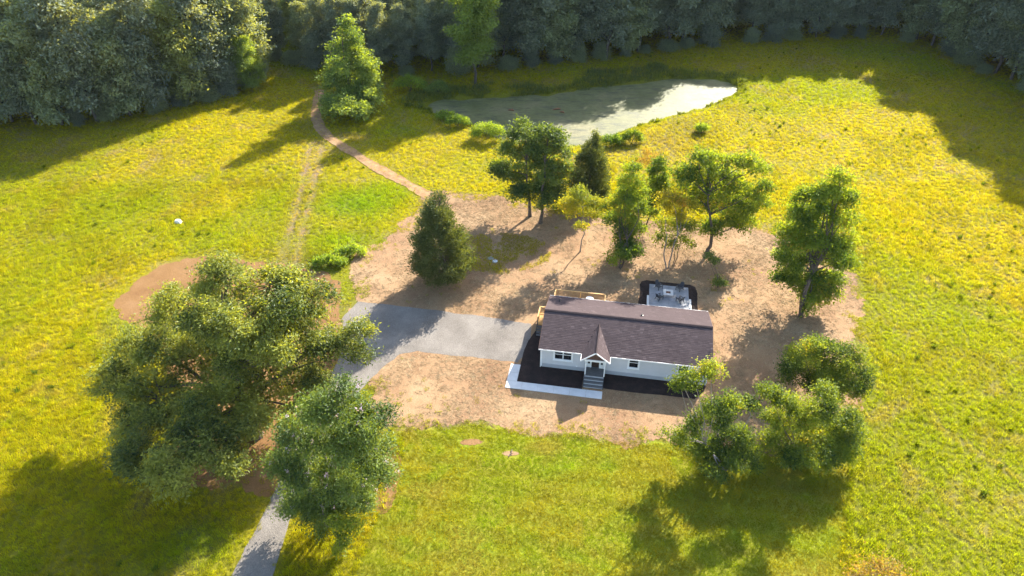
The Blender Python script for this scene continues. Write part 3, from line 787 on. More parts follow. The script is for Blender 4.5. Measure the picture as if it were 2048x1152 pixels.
# roof
def roof_slab(a0, a1, prof, name, mat, parent):
    return MB().prism(prof, a0, a1, 'x').build(name, mat, parent)
roof = roof_slab(0, HL, [(0.03, EZ - .05), (HW / 2, RZ - .05), (HW - .03, EZ - .05), (HW - .03, EZ - .14), (0.03, EZ - .14)], 'roof', M['shingle'], house)
def shingles(name, o, u, v, wid, slen, parent, seed, clip=None, e=0.20, tw=0.36, spread=1.0):
    """overlapping asphalt tabs laid in courses on a slope: o corner at the eave, u along, v up the slope"""
    R = np.random.default_rng(seed); o = np.array(o, float); u = unit(np.array(u, float)); v = unit(np.array(v, float)); n = np.cross(u, v)
    if n[2] < 0: n = -n
    V, A = [], []
    rows = int(math.ceil(slen / e))
    for i in range(rows):
        s0 = i * e; s1 = min(s0 + e * 1.25, slen)
        x = -R.random() * tw
        while x < wid:
            w = tw * R.uniform(0.75, 1.3); x0, x1 = max(0, x), min(wid, x + w - 0.006); x += w
            if x1 - x0 < 0.02: continue
            if clip and not clip((x0 + x1) / 2, (s0 + s1) / 2): continue
            th = 0.008 + R.random() * 0.008
            s0j = s0 - 0.012 + R.random() * 0.012
            for (xx, ss, hh) in ((x0, s0j, 0), (x1, s0j, 0), (x1, s1, 0), (x0, s1, 0), (x0, s0j, th + 0.004), (x1, s0j, th + 0.004), (x1, s1, 0.002), (x0, s1, 0.002)):
                V.append(o + u * xx + v * ss + n * hh)
            a = np.clip(0.45 + (R.random() - 0.5) * 0.32 * spread + (0.3 if R.random() < 0.09 * spread else 0), 0, 1); A += [a] * 8
    V = np.array(V); k = len(V) // 8; b = np.arange(k)[:, None, None] * 8
    F = (b + np.array(((4, 5, 6, 7), (0, 1, 5, 4), (1, 2, 6, 5), (3, 0, 4, 7)))[None]).reshape(-1, 4)
    o = mesh_obj(name, np_mesh(name, V, F, M['shingle'], {'var': np.array(A)}), parent); o['kind'] = 'stuff'
    return o
sl = math.hypot(HW / 2, RZ - EZ); cv, sv = (HW / 2) / sl, (RZ - EZ) / sl
# porch gable dimensions
PA, PZ, PE, PF, PL, PR = 5.86, 3.89, 2.70, -1.02, 4.42, 7.30
pb = (PZ - EZ) / slope                                   # where the porch ridge meets the main slope
def front_clip(a, s):
    b = s * cv; z = EZ + s * sv
    if b > pb: return True
    half_l = (PA - PL) * (PZ - z) / (PZ - PE); half_r = (PR - PA) * (PZ - z) / (PZ - PE)
    return not (PA - half_l + 0.02 < a < PA + half_r - 0.02)
shingles('shingles', (0, -0.02, EZ - .045), (1, 0, 0), (0, cv, sv), HL, sl, roof, 21, front_clip)
shingles('shingles', (HL, HW + 0.02, EZ - .045), (-1, 0, 0), (0, -cv, sv), HL, sl, roof, 22, None, 0.20, 0.36, 0.5)
for i in range(29):                                         # ridge caps
    a = i * 0.6
    mb = MB()
    t = 0.05 + (0.012 if i % 2 else 0)
    mb.prism([(HW / 2 - .17, RZ - .05), (HW / 2 - .17, RZ - .02 + t - .05), (HW / 2, RZ + t), (HW / 2 + .17, RZ - .02 + t - .05), (HW / 2 + .17, RZ - .05)], a, min(a + 0.598, HL), 'x')
    o = mb.build('ridge_cap', M['shingle'], roof)
# fascia, gutters, rakes
MB().box(0.0, 4.40, -0.045, 0.028, EZ - .17, EZ - .03).build('gutter', M['white'], house)
MB().box(7.32, HL, -0.045, 0.028, EZ - .17, EZ - .03).build('gutter', M['white'], house)
MB().box(0.0, HL, HW - .028, HW + .045, EZ - .17, EZ - .03).build('gutter', M['white'], house)
for x0, x1 in ((-.03, -.002), (HL + .002, HL + .03)):
    mb = MB(); mb.prism([(-.02, EZ - .16), (-.02, EZ - .03), (HW / 2, RZ - .03), (HW + .02, EZ - .03), (HW + .02, EZ - .16), (HW / 2, RZ - .16)], x0, x1, 'x'); mb.build('rake_board', M['gable'], house)
MB().box(W0 - .10, W0 - .03, D0 - .09, D0 - .037, 0.05, EZ - .17).build('downspout', M['white'], house)
for a, s in ((1.29, 0.30), (10.2, 0.28)):
    b = HW / 2 + 2.9 if a < 5 else HW / 2 + 1.2
    z = RZ - (b - HW / 2) * slope
    MB().lathe([(.14, -.03), (.13, .04), (.055, .06), (.05, s), (.0, s)], (a, b, z), 12).build('vent_pipe', M['black_metal'], roof)
MB().box(13.1, 13.22, D0 - .12, D0 - .024, 0.55, 0.80).build('vent_hood', M['white'], house)
MB().box(3.9, 4.05, D0 - .06, D0 - .024, 0.62, 0.70).build('outlet_cover', M['white'], house)
# porch
porch = empty('front_porch_root', (0, 0, 0)); porch.name = 'porch'; porch.parent = house
pw_l, pw_r = PA - PL, PR - PA
def pslab(mb, e0, e1, z0, z1, y0, y1, t):
    mb.prism([(e0, z0), (e1, z1), (e1, z1 - t), (e0, z0 - t)], y0, y1, 'y')
mb = MB(); pslab(mb, PL, PA, PE - .04, PZ - .04, PF + .03, pb - 0.2, .07); pslab(mb, PR, PA, PE - .04, PZ - .04, PF + .03, pb - 0.2, .07)
# trim the slabs where they run under the main slope is hidden by the shingles above
mb.build('gable_roof', M['shingle'], porch)
for side in (-1, 1):
    wl = pw_l if side < 0 else pw_r
    gl = math.hypot(wl, PZ - PE); ux = wl / gl; uz = (PZ - PE) / gl
    if side < 0: o_, u_, v_ = (PL, pb, PE - .035), (0, -1, 0), (ux, 0, uz)
    else: o_, u_, v_ = (PR, PF, PE - .035), (0, 1, 0), (-ux, 0, uz)
    def clip(x, s, side=side, uz=uz):
        y = pb - x if side < 0 else PF + x
        z = PE - .035 + s * uz
        return z > EZ - 0.02 + y * slope - 0.03 if y > 0 else True
    shingles('shingles', o_, u_, v_, pb - PF, gl, porch, 30 + side, clip, 0.20, 0.33)
mb = MB(); mb.prism([(PA - .12, PZ - .09), (PA, PZ + .035), (PA + .12, PZ - .09)], PF - .01, pb + .1, 'y'); mb.build('ridge_cap', M['shingle'], porch)
mb = MB()                                                   # barge boards
t = .15
mb.prism([(PL - .05, PE - .02), (PA, PZ - .005), (PR + .05, PE - .02), (PR + .05, PE - .02 - t), (PA, PZ - .005 - t), (PL - .05, PE - .02 - t)], PF - .03, PF + .025, 'y')
mb.build('barge_board', M['white'], porch)
for x0, x1 in ((PL - .045, PL + .03), (PR - .03, PR + .045)): MB().box(x0, x1, PF + .028, -0.047, PE - .17, PE - .02).build('gutter', M['white'], porch)
mb = MB(); mb.prism([(PL + .45, PE + .14), (PA, PZ - .16), (PR - .45, PE + .14)], PF + .12, PF + .16, 'y'); mb.build('gable_infill', M['gable'], porch)
MB().box(4.80, 6.98, PF + .08, PF + .20, 2.58, 2.80).build('porch_beam', M['white'], porch)
for x in (4.93, 6.85):
    MB().box(x - .055, x + .055, PF + .09, PF + .19, DK, 2.58).build('post', M['white'], porch)
    rl = MB().box(x - .025, x + .025, PF + .20, D0 - .06, DK + .86, DK + .92).build('railing', M['white'], porch)
    MB().box(x - .02, x + .02, PF + .20, D0 - .06, DK + .10, DK + .14).build('bottom_rail', M['white'], rl)
    for k in range(7):
        y = PF + .30 + k * .145; MB().box(x - .015, x + .015, y - .015, y + .015, DK + .14, DK + .86).build('baluster', M['white'], rl)
for k in range(9):                                          # landing boards
    y0 = PF + .02 + k * .142; MB().box(4.86, 6.88, y0, y0 + .136, DK - .04, DK).build('deck_board', M['dark_deck'], porch)
MB().box(4.88, 6.86, PF + .03, D0 - .03, 0.0, DK - .045).build('landing_base', M['skirt'], porch)
ns = 4; rise = DK / ns; run = 0.345
for k in range(ns - 1):
    z = DK - (k + 1) * rise; y1 = PF + .018 - k * run
    for q in range(2):
        MB().box(4.86, 6.84, y1 - run + q * run / 2 - .02, y1 - run + (q + 1) * run / 2 - .026, z - .04, z).build('tread', M['dark_deck'], porch)
    MB().box(4.90, 6.80, y1 - run + .01, y1 - .03, 0.0, z - .042).build('riser', M['skirt'], porch)
for x in (4.815, 6.845):
    mb = MB(); mb.prism([(PF, DK - .02), (PF - 3 * run - .05, .08), (PF - 3 * run - .05, .0), (PF, .0)], x, x + .04, 'x'); mb.build('stringer', M['black_metal'], porch)

# side landing and steps at the left gable, with rear deck
deck = empty('rear_deck', (HX, HY, 0), HYAW); tag(deck, 'new orange pine deck with railing along the back of the house', 'deck')
DX0, DX1, DY0, DY1, DZ = 0.35, 6.20, 9.25, 11.75, 0.72
bd = MB().box(0, 1, 0, .135, 0, .035).mesh('deck_board', M['pine'])
n = int((DY1 - DY0) / .142)
for k in range(n):
    o = mesh_obj('deck_board', bd, deck); o.location = (DX0, DY0 + k * .142, DZ - .035); o.scale = (DX1 - DX0, 1, 1)
MB().box(DX0 + .02, DX1 - .02, DY1 - .06, DY1 - .02, DZ - .25, DZ - .04).build('rim_joist', M['pine'], deck)
bal = MB().box(-.018, .018, -.018, .018, 0, .80).mesh('baluster', M['pine'])
post = MB().box(-.05, .05, -.05, .05, -DZ, 1.02).mesh('post', M['pine'])
def rail(parent, x0, y0, x1, y1, z, posts=True):
    L = math.hypot(x1 - x0, y1 - y0)
    MB().bar((x0, y0, z + .98), (x1, y1, z + .98), .14, .04).build('top_rail', M['pine'], parent)
    MB().bar((x0, y0, z + .10), (x1, y1, z + .10), .04, .08).build('bottom_rail', M['pine'], parent)
    k = int(L / .14)
    for i in range(1, k):
        o = mesh_obj('baluster', bal, parent); o.location = (lerp(x0, x1, i / k), lerp(y0, y1, i / k), z + .14)
for (x0, y0, x1, y1) in ((DX0, DY1 - .05, DX1, DY1 - .05), (DX0 + .05, DY0, DX0 + .05, DY1 - .1), (DX1 - .05, DY0, DX1 - .05, DY1 - .1)):
    rail(deck, x0, y0, x1, y1, DZ)
for x, y in ((DX0 + .05, DY1 - .05), (DX1 - .05, DY1 - .05), (3.28, DY1 - .05), (DX0 + .05, DY0 + .05), (DX1 - .05, DY0 + .05)):
    o = mesh_obj('post', post, deck); o.location = (x, y, DZ)
tb = empty('round_table', tuple(hp(4.40, 10.95, DZ)), HYAW); tag(tb, 'round white table on the rear deck', 'table')
MB().lathe([(.0, .70), (.42, .70), (.44, .72), (.42, .74), (.0, .74)], n=24).build('table_top', M['white'], tb)
MB().lathe([(.26, 0), (.24, .03), (.05, .06), (.05, .70)], n=14).build('pedestal', M['white'], tb)

side = empty('side_steps', (HX, HY, 0), HYAW); tag(side, 'pine landing and steps with black metal handrails at the left end of the house', 'steps')
for k in range(14):
    o = mesh_obj('deck_board', bd, side); o.location = (-.98, 6.25 + k * .142, DZ - .035); o.scale = (1.18, 1, 1)
rail(side, -.95, 6.30, -.95, 8.20, DZ); rail(side, -.95, 8.20, .15, 8.20, DZ)
for x, y in ((-.95, 6.30), (-.95, 8.20), (-.95, 7.25)):
    o = mesh_obj('post', post, side); o.location = (x, y, DZ)
for k in range(4):
    z = DZ - (k + 1) * .145; MB().box(-.95, .16, 6.22 - (k + 1) * .30, 6.22 - k * .30 - .01, z - .04, z).build('tread', M['dark_deck'], side)
for x in (-.93, .12):
    h = MB().bar((x, 6.2, DZ + .90), (x, 4.85, .98), .05).bar((x, 4.85, .05), (x, 4.85, .98), .05).bar((x, 6.2, DZ + .30), (x, 4.85, .40), .035).bar((x, 6.18, DZ), (x, 6.18, DZ + .92), .05)
    for q in (0.25, 0.5, 0.75): h.bar((x, 6.2 - 1.35 * q, DZ + .3 - .62 * q), (x, 6.2 - 1.35 * q, DZ + .9 - .64 * q), .025)
    h.build('handrail', M['black_metal'], side)

# patio furniture
ft = empty('fire_table', tuple(hp(13.42, 14.95, 0.10)), HYAW); tag(ft, 'square pale stone fire table in the middle of the patio', 'fire table')
mb = MB().box(-.57, .57, .22, .55, .36, .44).box(-.57, .57, -.55, -.22, .36, .44).box(-.57, -.27, -.22, .22, .36, .44).box(.27, .57, -.22, .22, .36, .44); mb.build('table_top', M['firestone'], ft)
MB().box(-.48, .48, -.46, .46, 0, .358).build('base', M['patio'], ft)
MB().box(-.265, .265, -.215, .215, .37, .41).build('burner', M['ember'], ft)
def chair(a, b, face, label):
    r = empty('patio_chair', tuple(hp(a, b, 0.10)), HYAW + face); tag(r, label, 'chair', 'chairs around the fire table')
    m = M['chair']
    for k in range(5): MB().box(-.27, .27, -.26 + k * .105, -.26 + k * .105 + .095, .36 - k * .022, .385 - k * .022).build('seat_slat', m, r)
    for k in range(5):
        x = -.26 + k * .106; h = (.86, .94, .98, .94, .86)[k]
        MB().prism([(.24, .28), (.27, .27), (.27 + (h - .28) * .45 + .02, h), (.24 + (h - .28) * .45, h + .01)], x, x + .098, 'x').build('back_slat', m, r)
    for x in (-.34, .25):
        MB().box(x, x + .10, -.34, .36, .54, .565).build('armrest', m, r)
        MB().box(x + .03, x + .075, -.30, -.22, 0, .54).build('leg', m, r)
        MB().prism([(.20, .30), (.26, .34), (.50, .0), (.42, .0)], x + .03, x + .075, 'x').build('leg', m, r)
        MB().box(x + .03, x + .075, .28, .34, .26, .54).build('arm_support', m, r)
chair(12.35, 16.1, math.radians(-48 + 90), 'dark patio chair at the far left of the fire table')
chair(14.75, 16.2, math.radians(-42), 'dark patio chair at the far right of the fire table')
chair(12.45, 14.05, math.radians(132), 'dark patio chair at the near left of the fire table')
chair(14.75, 13.95, math.radians(-135), 'dark patio chair at the near right of the fire table')

# things lying about
o = empty('septic_lid', tuple(at(981, 517))); tag(o, 'round grey green buried tank lid in the straw yard beside the cedar', 'lid')
MB().lathe([(.0, -.05), (.42, -.05), (.42, .05), (.36, .08), (.0, .09)], n=24).build('cover', M['lid'], o)
MB().bar((-.12, 0, .10), (.12, 0, .10), .03).build('grip', M['black_metal'], o)
o = empty('septic_lid', tuple(at(990, 523.5))); tag(o, 'round pale white tank lid in the straw yard beside the cedar', 'lid')
MB().lathe([(.0, -.05), (.33, -.05), (.33, .10), (.28, .13), (.0, .14)], n=24).build('cover', M['pale_lid'], o)
MB().lathe([(.0, .14), (.10, .14), (.09, .16), (.0, .16)], n=12).build('grip', M['patio'], o)
p = at(356, 444); p[2] = float(height(p[:1], p[1:2])[0])
o = empty('well_cover', tuple(p)); tag(o, 'small white box cover standing alone in the left meadow', 'cover')
mb = MB().prism([(-.38, 0), (.38, 0), (.36, .34), (.22, .44), (-.22, .44), (-.36, .34)], -.24, .24, 'y'); mb.build('shell', M['white'], o, 0.03)
MB().box(-.46, .46, -.32, .32, -.05, .06).build('base', M['concrete'], o)
o = empty('fallen_stick', tuple(at(1022, 908))); tag(o, 'dark crooked stick lying across a bare dirt spot in the lawn', 'stick')
a = at(1023.5, 900.5) - at(1022, 908); b = at(1022, 908) - at(1022, 908); c = at(1017, 915) - at(1022, 908)
V, F = tubes([(np.array([a + (0, 0, .12), (a + b) / 2 + (0.03, 0, .10), b + (0, 0, .09), (b + c) / 2 + (-.02, 0, .09), c + (0, 0, .09)]), [.05, .055, .06, .055, .05]), (np.array([b + (0, 0, .09), b + (.22, -.05, .14)]), [.03, .015])])
mesh_obj('branch', np_mesh('branch', V, F, M['bark'], smooth=True), o)
for u, v, ln, an, lab in ((1113, 219, 1.6, 0.3, 'brown log floating in the pond near the shade line'), (1022, 221, 1.2, -0.2, 'short brown log floating in the left part of the pond'), (1124, 225, 1.0, -0.5, 'small brown snag in the pond beside the longer log')):
    p = at(u, v, -0.55); o = empty('pond_log', tuple(p), an); tag(o, lab, 'log')
    V, F = tubes([(np.array([(-ln / 2, 0, -.05), (-ln / 6, .05, .10), (ln / 4, 0, .14), (ln / 2, -.05, .02)]), [.10, .16, .17, .09]), (np.array([(ln / 6, 0, .1), (ln / 5, .15, .5)]), [.06, .02])], 8)
    mesh_obj('log', np_mesh('log', V, F, mottled('wet_log', (0.22, 0.10, 0.05), 0.3, 4), smooth=True), o)

# ------------------------------------------------------------------ garden trees
tree('oak_tree', 'largest tree, wide spreading crown beside the gravel driveway', 'tree', (514, 872),
     [(450, 560, 58), (540, 570, 62), (612, 600, 55), (365, 615, 58), (470, 640, 78), (580, 665, 78), (655, 690, 48), (295, 690, 60), (400, 715, 82), (530, 745, 80), (618, 765, 48),
      (235, 765, 52), (325, 800, 72), (440, 830, 68), (395, 880, 50), (500, 845, 44), (716, 668, 32), (722, 708, 27), (270, 850, 42), (600, 820, 36), (285, 905, 42), (350, 940, 44), (440, 920, 38), (470, 660, 55, 5), (540, 695, 50, 5), (420, 640, 50, 4), (480, 730, 50, 6), (560, 620, 45, 3)],
     M['oak'], M['bark'], 150000, 0.28, 26, 0.48, 1, 101, spread=0.42, zmin=2.6, gap=0.10, fork=0.4, aspect=0.42, low=-0.3, back=4.0)
tree('flowering_tree', 'rounded tree dotted with pale pink blossom beside the driveway', 'tree', (655, 1050),
     [(690, 805, 48), (640, 820, 45), (740, 850, 50), (600, 870, 48), (680, 880, 66), (750, 905, 46), (620, 930, 58), (700, 950, 62), (760, 950, 34), (600, 985, 42), (660, 1000, 52), (715, 990, 36), (575, 915, 36), (645, 1032, 38), (595, 1018, 32)],
     M['myrtle'], M['bark_pale'], 62000, 0.22, 24, 0.13, 6, 102, spread=0.36, zmin=1.0, flowers=110, gap=0.22, aspect=0.45)
tree('sapling', 'small yellow green sapling at the foot of the flowering tree', 'sapling', (688, 1112),
     [(672, 1046, 17), (696, 1042, 16), (690, 1062, 18), (712, 1050, 11), (690, 1088, 12), (676, 1102, 8)], M['mimosa'], M['bark'], 1500, 0.24, 10, 0.03, 2, 103, spread=0.22, zmin=0.3, stem_spread=0.15)
cedar('cedar_tree', 'dark conical cedar standing alone on the straw yard left of the house', (886, 566), 372, 72, M['cedar'], 104, 52000, 0.26, 1.4, 0.95, 0.20, 0.24)
tree('shade_tree', 'left one of two dark trees whose trunks stand side by side by the pond', 'tree', (1060, 433),
     [(1045, 265, 30), (1070, 275, 28), (1025, 300, 30), (1060, 310, 34), (1010, 340, 26), (1045, 350, 32), (1030, 385, 26), (1068, 380, 22), (1003, 335, 20)], M['broad'], M['bark'], 17000, 0.34, 22, 0.22, 1, 105, spread=0.42, gap=0.28, zmin=2.8, fork=0.5, back=2.5)
tree('shade_tree', 'right one of two dark trees whose trunks stand side by side by the pond', 'tree', (1081, 447),
     [(1100, 272, 28), (1085, 300, 30), (1118, 300, 24), (1100, 335, 36), (1125, 335, 20), (1085, 370, 28), (1112, 378, 24), (1090, 402, 18)], M['broad'], M['bark'], 16000, 0.34, 22, 0.24, 1, 106, spread=0.42, gap=0.28, zmin=2.8, fork=0.5, back=2.5)
cedar('cedar_tree', 'dark pointed cedar between the pond and the yellow sapling', (1176, 402), 262, 47, M['cedar'], 107, 26000, 0.22, 1.0, 0.8, 0.2, 0.30)
tree('yellow_sapling', 'slender sapling with bright yellow leaves and a bare leaning stem', 'sapling', (1160, 504),
     [(1157, 386, 17), (1142, 405, 20), (1168, 402, 22), (1188, 408, 18), (1152, 425, 20), (1180, 428, 18), (1165, 450, 11), (1130, 412, 12), (1204, 410, 12)], M['yellow'], M['bark_pale'], 5200, 0.26, 16, 0.075, 1, 108, spread=0.32, zmin=2.2, gap=0.25, fork=0.75)
tree('slender_tree', 'green slender tree with foliage nearly to the ground behind the rear deck', 'tree', (1240, 537),
     [(1268, 335, 15), (1262, 360, 22), (1272, 385, 26), (1245, 395, 20), (1258, 420, 30), (1232, 440, 26), (1262, 455, 26), (1248, 480, 28), (1262, 505, 20), (1240, 508, 22), (1225, 410, 16), (1285, 415, 16)], M['maple'], M['bark'], 19000, 0.28, 22, 0.11, 3, 109, spread=0.34, zmin=1.2, gap=0.22, stem_spread=0.25, shell=0.3, back=3.0)
tree('slender_tree', 'narrow pointed green tree rising behind the orange leaved tree', 'tree', (1290, 456),
     [(1319, 322, 11), (1318, 340, 16), (1316, 360, 20), (1322, 380, 18), (1306, 385, 16), (1310, 405, 18), (1300, 425, 13)], M['maple'], M['bark'], 8500, 0.28, 20, 0.10, 1, 110, spread=0.3, zmin=1.8, gap=0.2, lean=(0.4, 0))
tree('orange_tree', 'small tree with orange yellow top leaves behind the patio', 'tree', (1335, 537),
     [(1342, 395, 24), (1325, 410, 18), (1365, 405, 20), (1352, 425, 24), (1385, 412, 12)], M['orange'], M['bark_pale'], 3400, 0.26, 12, 0.09, 2, 111, spread=0.32, zmin=2.0, gap=0.3, stem_spread=0.3, back=3.0)
tree('sparse_tree', 'thin olive green tree just under the orange topped tree behind the patio', 'tree', (1346, 530),
     [(1335, 448, 24), (1362, 455, 24), (1320, 470, 18), (1350, 482, 22), (1385, 452, 16), (1372, 485, 14)], M['mimosa'], M['bark'], 3600, 0.27, 14, 0.06, 2, 112, spread=0.34, zmin=1.4, gap=0.3, stem_spread=0.2, back=2.5)
tree('shade_tree', 'broad green tree with forked dark trunk behind the patio', 'tree', (1415, 506),
     [(1398, 318, 26), (1425, 330, 30), (1460, 322, 22), (1495, 325, 26), (1512, 338, 20), (1380, 355, 26), (1425, 365, 38), (1470, 370, 36), (1505, 385, 24), (1372, 340, 20), (1530, 375, 18), (1440, 405, 38), (1400, 400, 28), (1485, 415, 32), (1525, 408, 18), (1450, 440, 30), (1425, 455, 22), (1490, 445, 24), (1370, 378, 16)],
     M['maple'], M['bark'], 28000, 0.30, 22, 0.24, 1, 113, spread=0.38, zmin=2.2, gap=0.3, fork=0.3, back=2.0)
tree('leaning_sapling', 'thin bent dark sapling standing right behind the patio', 'sapling', (1438, 574),
     [(1436, 562, 9), (1420, 512, 9), (1428, 520, 8), (1444, 566, 7)], M['broad'], M['bark'], 900, 0.24, 12, 0.06, 2, 114, spread=0.26, zmin=0.3, stem_spread=0.1)
tree('shade_tree', 'tall dense dark green tree on the right edge of the straw yard', 'tree', (1602, 632),
     [(1680, 355, 22), (1668, 375, 26), (1690, 395, 24), (1640, 385, 24), (1612, 400, 24), (1650, 420, 40), (1690, 435, 26), (1600, 430, 28), (1625, 465, 46), (1680, 475, 32), (1585, 480, 32), (1640, 515, 48), (1690, 520, 24), (1575, 520, 34), (1605, 560, 42), (1655, 565, 36), (1620, 598, 26), (1565, 550, 20)],
     M['maple'], M['bark'], 42000, 0.29, 24, 0.28, 2, 115, spread=0.38, zmin=0.8, gap=0.2, stem_spread=0.4, shell=0.4, back=2.5)
tree('mimosa_tree', 'rounded bushy green tree above the pair at the lower right', 'tree', (1645, 790),
     [(1650, 702, 34), (1610, 715, 36), (1695, 712, 36), (1720, 745, 26), (1580, 735, 24), (1640, 740, 48), (1690, 755, 40), (1600, 755, 30), (1655, 775, 34), (1715, 775, 22), (1628, 690, 22)],
     M['mimosa'], M['bark'], 32000, 0.20, 24, 0.12, 4, 116, spread=0.33, zmin=1.0, gap=0.25, scale_z=0.8)
tree('mimosa_tree', 'dense round topped tree with several thin stems at the lower right', 'tree', (1613, 920),
     [(1545, 795, 22), (1575, 805, 26), (1650, 785, 22), (1530, 780, 12), (1640, 820, 34), (1590, 840, 36), (1690, 840, 29), (1650, 870, 41), (1560, 880, 31), (1610, 900, 38), (1680, 890, 36), (1705, 870, 24), (1580, 915, 22), (1640, 920, 24), (1548, 835, 22)],
     M['mimosa'], M['bark'], 46000, 0.20, 24, 0.09, 6, 117, spread=0.32, zmin=1.0, gap=0.3, stem_spread=0.7, scale_z=0.75, back=0.9)
tree('mimosa_tree', 'loose many branched tree at the right front corner of the house', 'tree', (1448, 938),
     [(1372, 755, 22), (1400, 745, 21), (1425, 738, 19), (1360, 765, 15), (1420, 808, 24), (1455, 800, 24), (1490, 810, 22), (1440, 835, 26), (1400, 840, 21), (1345, 870, 21), (1365, 885, 19), (1440, 885, 34), (1475, 870, 31), (1410, 900, 28), (1470, 920, 34), (1440, 935, 26), (1505, 900, 19), (1505, 930, 15), (1385, 860, 17)],
     M['mimosa'], M['bark_pale'], 36000, 0.20, 24, 0.11, 5, 118, spread=0.33, zmin=1.0, gap=0.38, stem_spread=0.7, scale_z=0.7, back=0.9)
tree('russet_sapling', 'russet orange leaved sapling at the bottom edge of the right meadow', 'sapling', (1752, 1215),
     [(1740, 1135, 26), (1770, 1140, 24), (1715, 1150, 22), (1800, 1150, 20), (1755, 1165, 30)], M['russet'], M['bark'], 1700, 0.20, 10, 0.05, 3, 119, spread=0.4, zmin=0.5, gap=0.3, stem_spread=0.3)
tree('bare_sapling', 'thin russet sapling with few leaves in the meadow behind the green trees', 'sapling', (1300, 352),
     [(1298, 305, 12), (1306, 316, 13), (1290, 322, 11), (1302, 332, 10)], M['russet'], M['bark'], 500, 0.26, 8, 0.04, 2, 120, spread=0.4, zmin=1.0, stem_spread=0.25)
tree('poplar_tree', 'tall bright green tree standing beside the dirt track before the woods', 'tree', (702, 214),
     [(690, 44, 12), (694, 70, 20), (708, 84, 18), (682, 98, 24), (712, 110, 28), (735, 132, 20), (674, 135, 24), (700, 145, 46), (735, 165, 26), (670, 170, 30), (720, 190, 40), (680, 205, 36), (735, 205, 28), (700, 222, 30), (664, 205, 22)],
     M['poplar'], M['bark'], 26000, 0.42, 22, 0.26, 1, 121, spread=0.5, zmin=0.2, gap=0.15, shell=0.4)

# ------------------------------------------------------------------ the woods
def wood_variant(seed, H, R0, leaf, leaves=15000, size=0.56, low=0.05, nl=18):
    R = np.random.default_rng(seed); lines = [limb((0, 0, -0.3), (0.3, 0.2, H * 0.93), 0.3, 0.05, R, 10, 0.02)]
    CV, CF, CA = [], [], []; bi = 0; per = 22
    zs = np.linspace(low + 0.08, 0.93, nl) * H
    for k, z in enumerate(zs):
        t = z / H
        prof = R0 * (0.85 if t < 0.3 else 1.0) * (1.0 if t < 0.7 else max(0.25, 1 - (t - 0.7) / 0.3 * 0.75))
        a = k * 2.4 + R.random(); d = prof * R.uniform(0.30, 0.85)
        c = np.array((math.cos(a) * d, math.sin(a) * d, z)); r = prof * R.uniform(0.34, 0.60)
        lines.append(limb((0, 0, max(0.5, z - d * 0.5)), c, 0.10, 0.03, R, 5, 0.08))
        C, dd = bough_clusters(c, np.array((r, r, r * 0.85)) * 1.15, R, int(leaves / nl / per), 0.6, -0.6, lines, 0.03)
        C[:, 2] = np.maximum(C[:, 2], 0.3)
        cv = np.clip(0.1 + 0.5 * vnoise(C[:, 0] + C[:, 2], C[:, 1] - C[:, 2], 2.0, seed, 2) + 0.4 * R.random(len(C)), 0, 1)
        V, F, A = clusters_to_leaves(C, dd, R, per, R.uniform(0.7, 1.3, len(C)) * 0.62, size, 0.6, 0.7, 0.2, 0.5, cv)
        CV.append(V); CF.append(F + bi); CA.append(A); bi += len(V)
    V, F = tubes(lines)
    return (np_mesh('trunk', V, F, M['bark_wood'], smooth=True), np_mesh('crown', np.concatenate(CV), np.concatenate(CF), leaf, {'var': np.concatenate(CA)}), H)
VAR = [wood_variant(201, 22, 4.6, M['wood_a']), wood_variant(202, 24, 3.8, M['wood_b'], 15000, 0.56, 0.08), wood_variant(203, 20, 5.0, M['wood_c']), wood_variant(204, 23, 3.6, M['wood_b'], 14000, 0.52, 0.14),
       wood_variant(205, 18, 4.4, M['wood_a'], 15000, 0.6, 0.05), wood_variant(206, 25, 4.4, M['wood_b'], 16000, 0.56, 0.08)]
SHORT = [wood_variant(211, 7, 2.6, M['wood_a'], 5000, 0.42, 0.0), wood_variant(212, 9, 2.4, M['wood_b'], 5000, 0.42, 0.0)]
def wood_tree(var, x, y, s, rz, label, group, name='forest_tree', sz=1.0, cat='tree'):
    r = empty(name, (x, y, float(height(np.array([x]), np.array([y]))[0]) - 0.05), rz); r.scale = (s, s, s * sz)
    tag(r, label, cat, group)
    mesh_obj('trunk', var[0], r); mesh_obj('crown', var[1], r)
    return r
def along(px, step):
    P = np.array([at(u, v)[:2] for u, v in px]); seg = np.hypot(*np.diff(P, axis=0).T); cum = np.concatenate([[0], np.cumsum(seg)])
    s = np.arange(0, cum[-1], step)
    pts = np.stack([np.interp(s, cum, P[:, 0]), np.interp(s, cum, P[:, 1])], 1)
    t = np.gradient(pts, axis=0); t /= np.hypot(t[:, 0], t[:, 1])[:, None]
    nr = np.stack([-t[:, 1], t[:, 0]], 1); flip = ((pts - np.array((0, 75))) * nr).sum(1) < 0; nr[flip] *= -1
    return pts, nr
EDGES = [('left', [(-420, 300), (-250, 270), (-100, 258), (0, 252), (130, 250), (260, 236), (360, 212), (440, 190), (505, 165), (540, 148)],
          'tall leafy tree in the front row of the left wood', 'trees of the wood on the left'),
         ('middle', [(548, 120), (600, 128), (650, 140), (720, 148), (790, 152), (870, 148), (960, 140), (1060, 132), (1160, 122), (1260, 112), (1360, 98), (1440, 90)],
          'dark tree in the front row of the wood behind the pond', 'trees of the wood behind the pond'),
         ('right', [(1500, 86), (1600, 80), (1700, 78), (1790, 80), (1850, 96), (1910, 118), (1970, 148), (2040, 178), (2120, 222), (2230, 290)],
          'dark tree in the front row of the far right wood', 'trees of the wood on the right')]
DEEP_PTS = []
